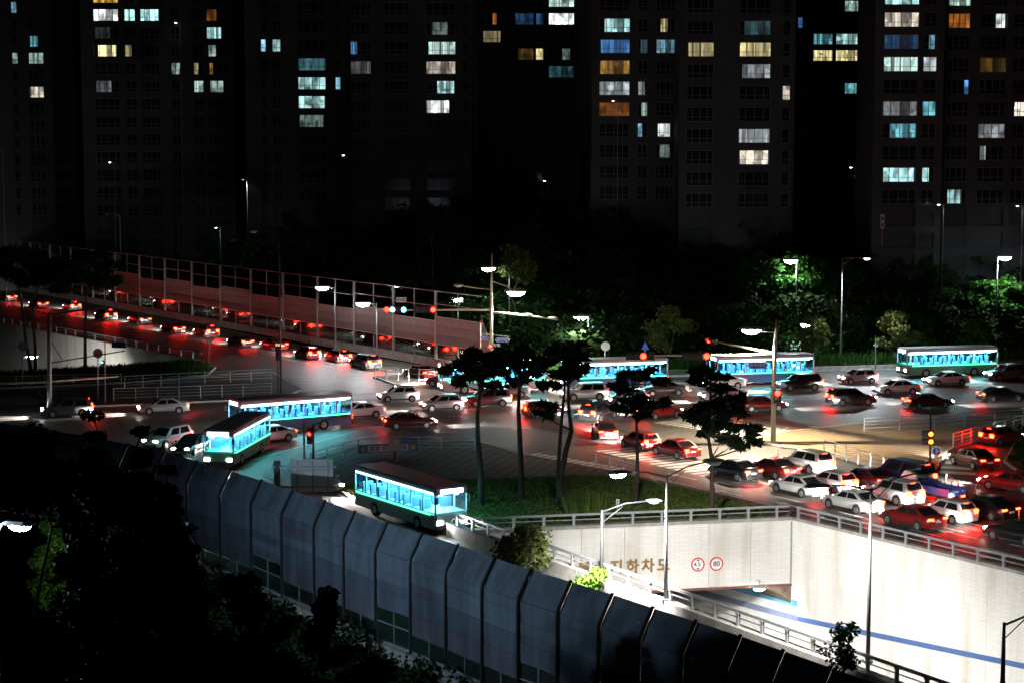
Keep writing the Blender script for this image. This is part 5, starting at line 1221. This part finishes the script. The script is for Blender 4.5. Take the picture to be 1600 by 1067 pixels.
# small lit trees by the parapet and behind the main road
b = g(822, 900, .3); broad(Vector((b.x, b.y, 0)), 3.1, 4.2, 'small leafy tree lit white beside the portal wall', LEAFP, 2600, .18, 'small trees', low=.35)
b = g(925, 930, .3); broad(Vector((b.x, b.y, 0)), 1.75, 2.3, 'low yellow green shrub before the first gold letter', LEAFB, 1800, .17, 'small trees', low=.3)
b = g(1325, 1062, .6); broad(Vector((b.x, b.y, 0)), 3.4, 2.3, 'thin young tree by the parapet before the retaining wall', LEAF, 900, .13, 'small trees', low=.4)
for x, yb, D, h_, w_, mt, lab in ((1275, 570, 224, 5.2, 4.2, LEAFP, 'small pale tree under the lit lamp beyond the main road'), (1405, 572, 222, 6.2, 5.4, LEAFP, 'pale open tree right of the tall lamp pole beyond the road'), (1441, 566, 226, 5.0, 2.6, LEAF, 'slim dim tree just right of the pale open tree'), (1530, 566, 224, 5.6, 3.6, LEAF, 'dim narrow tree beyond the road at the right'), (1572, 562, 226, 5.2, 3.2, LEAFD, 'dark small tree nearest the right edge beyond the road'), (1042, 584, 218, 7.2, 5.4, LEAFP, 'umbrella shaped tree between the two red lights'), (806, 470, 238, 6.2, 5., LEAFP, 'pale tree glowing beside the warm lamp of the cream mast')):
    b = dpt(x, yb, D); z_ = hz(b.x, D); tz = max(z_, 0); hh = h_ + max(0, b.z - tz) if x == 806 else h_
    broad(Vector((b.x, D, tz - .1)), hh + (0 if x != 806 else 1.0), w_, lab, mt, 2600, .26, 'trees beyond the main road', low=.35 if x != 806 else .55)
for i, (x, y, D, h_, w_) in enumerate(((1205, 452, 248, 4.5, 5), (1243, 448, 249, 5., 5.5), (1285, 450, 249, 4.2, 5), (1180, 462, 250, 4.6, 5), (1540, 440, 248, 4.4, 5), (1578, 436, 249, 5., 6), (1445, 385, 256, 3.4, 5), (1320, 455, 250, 3.5, 5))):
    b = dpt(x, y, D); z_ = hz(b.x, D)
    broad(Vector((b.x, D, z_ - .2)), h_, w_, ['bushy shrub left of the hillside lamp', 'tallest bushy shrub right under the hillside lamp', 'bushy shrub right of the hillside lamp', 'outer left shrub of the hillside lamp', 'shrub left of the lamp at the right edge', 'shrub under the lamp at the right edge', 'low shrub alone high on the right hill', 'outer right shrub of the hillside lamp'][i], LEAF, 3200, .3, 'shrubs on the hillside', name='shrub', low=.12, cat='shrub')
# bare trunks of young trees propped on the hill
for i, (x, y0, y1) in enumerate(((677, 460, 350), (704, 470, 372), (722, 455, 340), (652, 455, 380), (512, 440, 340), (455, 430, 355))):
    D = 252 + i * 3; p0, p1 = dpt(x, y0, D), dpt(x + 3, y1, D); z_ = hz(p0.x, D)
    broad(Vector((p0.x, D, z_ - .2)), max(6., p1.z - z_ + 3), 4., ['bare pale trunk left of the highest lamp', 'second pale trunk beside the highest lamp', 'pale trunk closest to the highest lamp', 'thin trunk over the red lights', 'dim trunk above the lit lamp of the far barrier', 'dim trunk left of the lit lamp of the far barrier'][i], LEAFD, 1500, .3, 'propped young trees on the hill', low=.75, trunk=.11)
# dark trees on the slope below the camera
FT = [(140, 636, 86, 3.4, 'cone', LEAFD, 'tallest dark conifer at the left edge of the barrier'), (214, 660, 89, 3.0, 'cone', LEAFD, 'second dark conifer right of the tallest one'), (52, 668, 84, 4, 'round', LEAFD, 'dark broad tree at the far left under the steel mast'), (142, 694, 79, 3.8, 'round', LEAFD, 'dark round tree in front of the tallest conifer'), (180, 700, 82, 5, 'round', LEAFD, 'dark round tree between the two conifers'),
      (262, 722, 92, 3.6, 'cone', LEAF, 'green conifer against the pale barrier panels'), (232, 740, 84, 4.6, 'round', LEAFD, 'dark tree below the green conifer'), (300, 818, 88, 3.2, 'cone', LEAFD, 'small conifer right of the dark group'), (392, 872, 86, 3.6, 'round', LEAFR, 'dark red maple spreading towards the barrier foot'), (92, 790, 96, 2.6, 'round', LEAFB, 'bright green bush beside the dazzling twin lamp'),
      (200, 820, 74, 6, 'round', LEAFD, 'dark tree right of the bright green bush'), (250, 870, 72, 6, 'round', LEAFD, 'dark tree in the lower left middle'), (60, 930, 62, 4, 'round', LEAF, 'dim green tree in the lower left corner'), (190, 990, 58, 4.5, 'round', LEAF, 'dim tree with pale twigs at the bottom left'), (330, 960, 66, 5.5, 'round', LEAFD, 'black tree mass below the maple'), (500, 915, 90, 2.2, 'round', LEAFD, 'thin shrub at the foot of the barrier'),
      (440, 1000, 72, 5, 'round', LEAFD, 'black tree left of the barrier panes at the bottom'), (580, 1030, 76, 4, 'round', LEAFD, 'black shrub under the barrier panes at the bottom'), (120, 1020, 52, 4, 'round', LEAF, 'dim bush at the bottom edge left of the pale twigs')]
for x, y, D, w_, sh, mt, lab in FT:
    D = D if x == 92 else min(D, 81 - (x % 5))
    p = dpt(x, y, D); z_ = hz(p.x, D)
    broad(Vector((p.x, D, z_)), p.z - z_, w_, lab, mt, 9000 if sh == 'cone' else 6500, .17, 'trees on the dark slope', name='conifer' if sh == 'cone' else 'tree', low=.2 if sh == 'cone' else (.91 if x == 52 else .32), trunk=.16, shape=sh, bark=BARK)
b = g(600, 806); 
# tall grassy bush on the lawn
b = g(914, 803, .2); t = empty('reed_bush', b, 'tuft of tall reedy grass by the portal rail on the lawn', 'shrub')
N = 900; a = rng.uniform(0, 6.28, N); r_ = np.sqrt(rng.random(N)) * 1.0; p = np.stack([np.cos(a) * r_ * 1.4, np.sin(a) * r_ * .7, np.zeros(N)], 1); tipv = p + np.stack([rng.normal(0, .3, N), rng.normal(0, .25, N), rng.uniform(.6, 1.7, N)], 1)
wv = np.stack([rng.normal(0, .03, N), rng.normal(0, .03, N), np.zeros(N)], 1)
quads('leaf_blades', np.stack([p - wv, p + wv, tipv + wv * .3, tipv - wv * .3], 1), GRASSB, t)
# grass, one mass for each lawn
def grass(name, poly, n, h, z, m, label):
    P = [g(*p) for p in poly]; xs_ = [p.x for p in P]; ys_ = [p.y for p in P]; X = rng.uniform(min(xs_), max(xs_), n * 3); Y = rng.uniform(min(ys_), max(ys_), n * 3)
    k = inpoly(X, Y, P); X, Y = X[k][:n], Y[k][:n]; N = len(X); p = np.stack([X, Y, np.full(N, z)], 1)
    tipv = p + np.stack([rng.normal(0, h * .4, N), rng.normal(0, h * .4, N), h * rng.uniform(.4, 1.2, N)], 1); wv = np.stack([rng.normal(0, .05, N), rng.normal(0, .05, N), np.zeros(N)], 1)
    tag(quads(name, np.stack([p - wv, p + wv, tipv + wv * .2, tipv - wv * .2], 1), m), label, 'grass', kind='stuff')
grass('lawn_grass', [(520, 764), (640, 752), (760, 752), (900, 746), (985, 748), (1085, 770), (1205, 801), (1195, 809), (1000, 815), (800, 827), (712, 831), (580, 788)], 42000, .09, .19, GRASSB, 'short lit grass under the pines')
grass('island_grass', [(-60, 588), (60, 583), (200, 574), (300, 568), (330, 575), (322, 587), (230, 596), (120, 602), (40, 605), (-60, 609)], 16000, .45, .17, GRASSD, 'long grass on the wedge island')
grass('verge_grass', [(860, 580), (1200, 572), (1600, 561), (1800, 555), (1800, 559), (1600, 565.5), (1200, 576), (930, 583), (860, 585)], 22000, 1.1, .28, GRASSD, 'tall grass hedge beyond the main road')
# dark undergrowth of the hill and of the slope below the camera
def undergrowth(name, n, fn, per, spread, size, m, label):
    C = fn(n); tag(quads(name, leaf_quads(C, per, (spread, spread, spread * .7), size, .8), m), label, 'undergrowth', kind='stuff')
def hillpts(n):
    X = rng.uniform(-110, 90, n); Y = np.interp(X, FX, FY) + 5 + rng.uniform(0, 1, n) ** .8 * 62; z = hgt(X, Y) + rng.uniform(.1, 1.3, n) * (1 + (rng.random(n) > .85) * 2.5); return np.stack([X, Y, z], 1)
undergrowth('hill_undergrowth', 4200, hillpts, 30, 1.5, .36, LEAFH, 'dark mass of bushes covering the hillside')
def slopepts(n):
    X = rng.uniform(-45, 14, n); Y = np.interp(X, BX, BY) - 1.0 - rng.uniform(0, 1, n) * 45; z = hgt(X, Y) + rng.uniform(0, 1.3, n); k = (Y > 30); return np.stack([X, Y, z], 1)[k]
undergrowth('slope_undergrowth', 1500, slopepts, 40, .9, .2, LEAFD, 'black bushes on the slope below the noise barrier')
def roundpts(n):
    P = [g(*p) for p in ((1600, 692), (1645, 680), (1720, 702), (1740, 775), (1680, 782), (1618, 748), (1584, 722))]
    X = rng.uniform(min(p.x for p in P), max(p.x for p in P), n * 3); Y = rng.uniform(min(p.y for p in P), max(p.y for p in P), n * 3); k = inpoly(X, Y, P); X, Y = X[k][:n], Y[k][:n]
    return np.stack([X, Y, .3 + rng.uniform(0, 1.2, len(X))], 1)
undergrowth('island_bushes', 160, roundpts, 60, .7, .15, LEAFD, 'dark bushes on the island at the right edge')
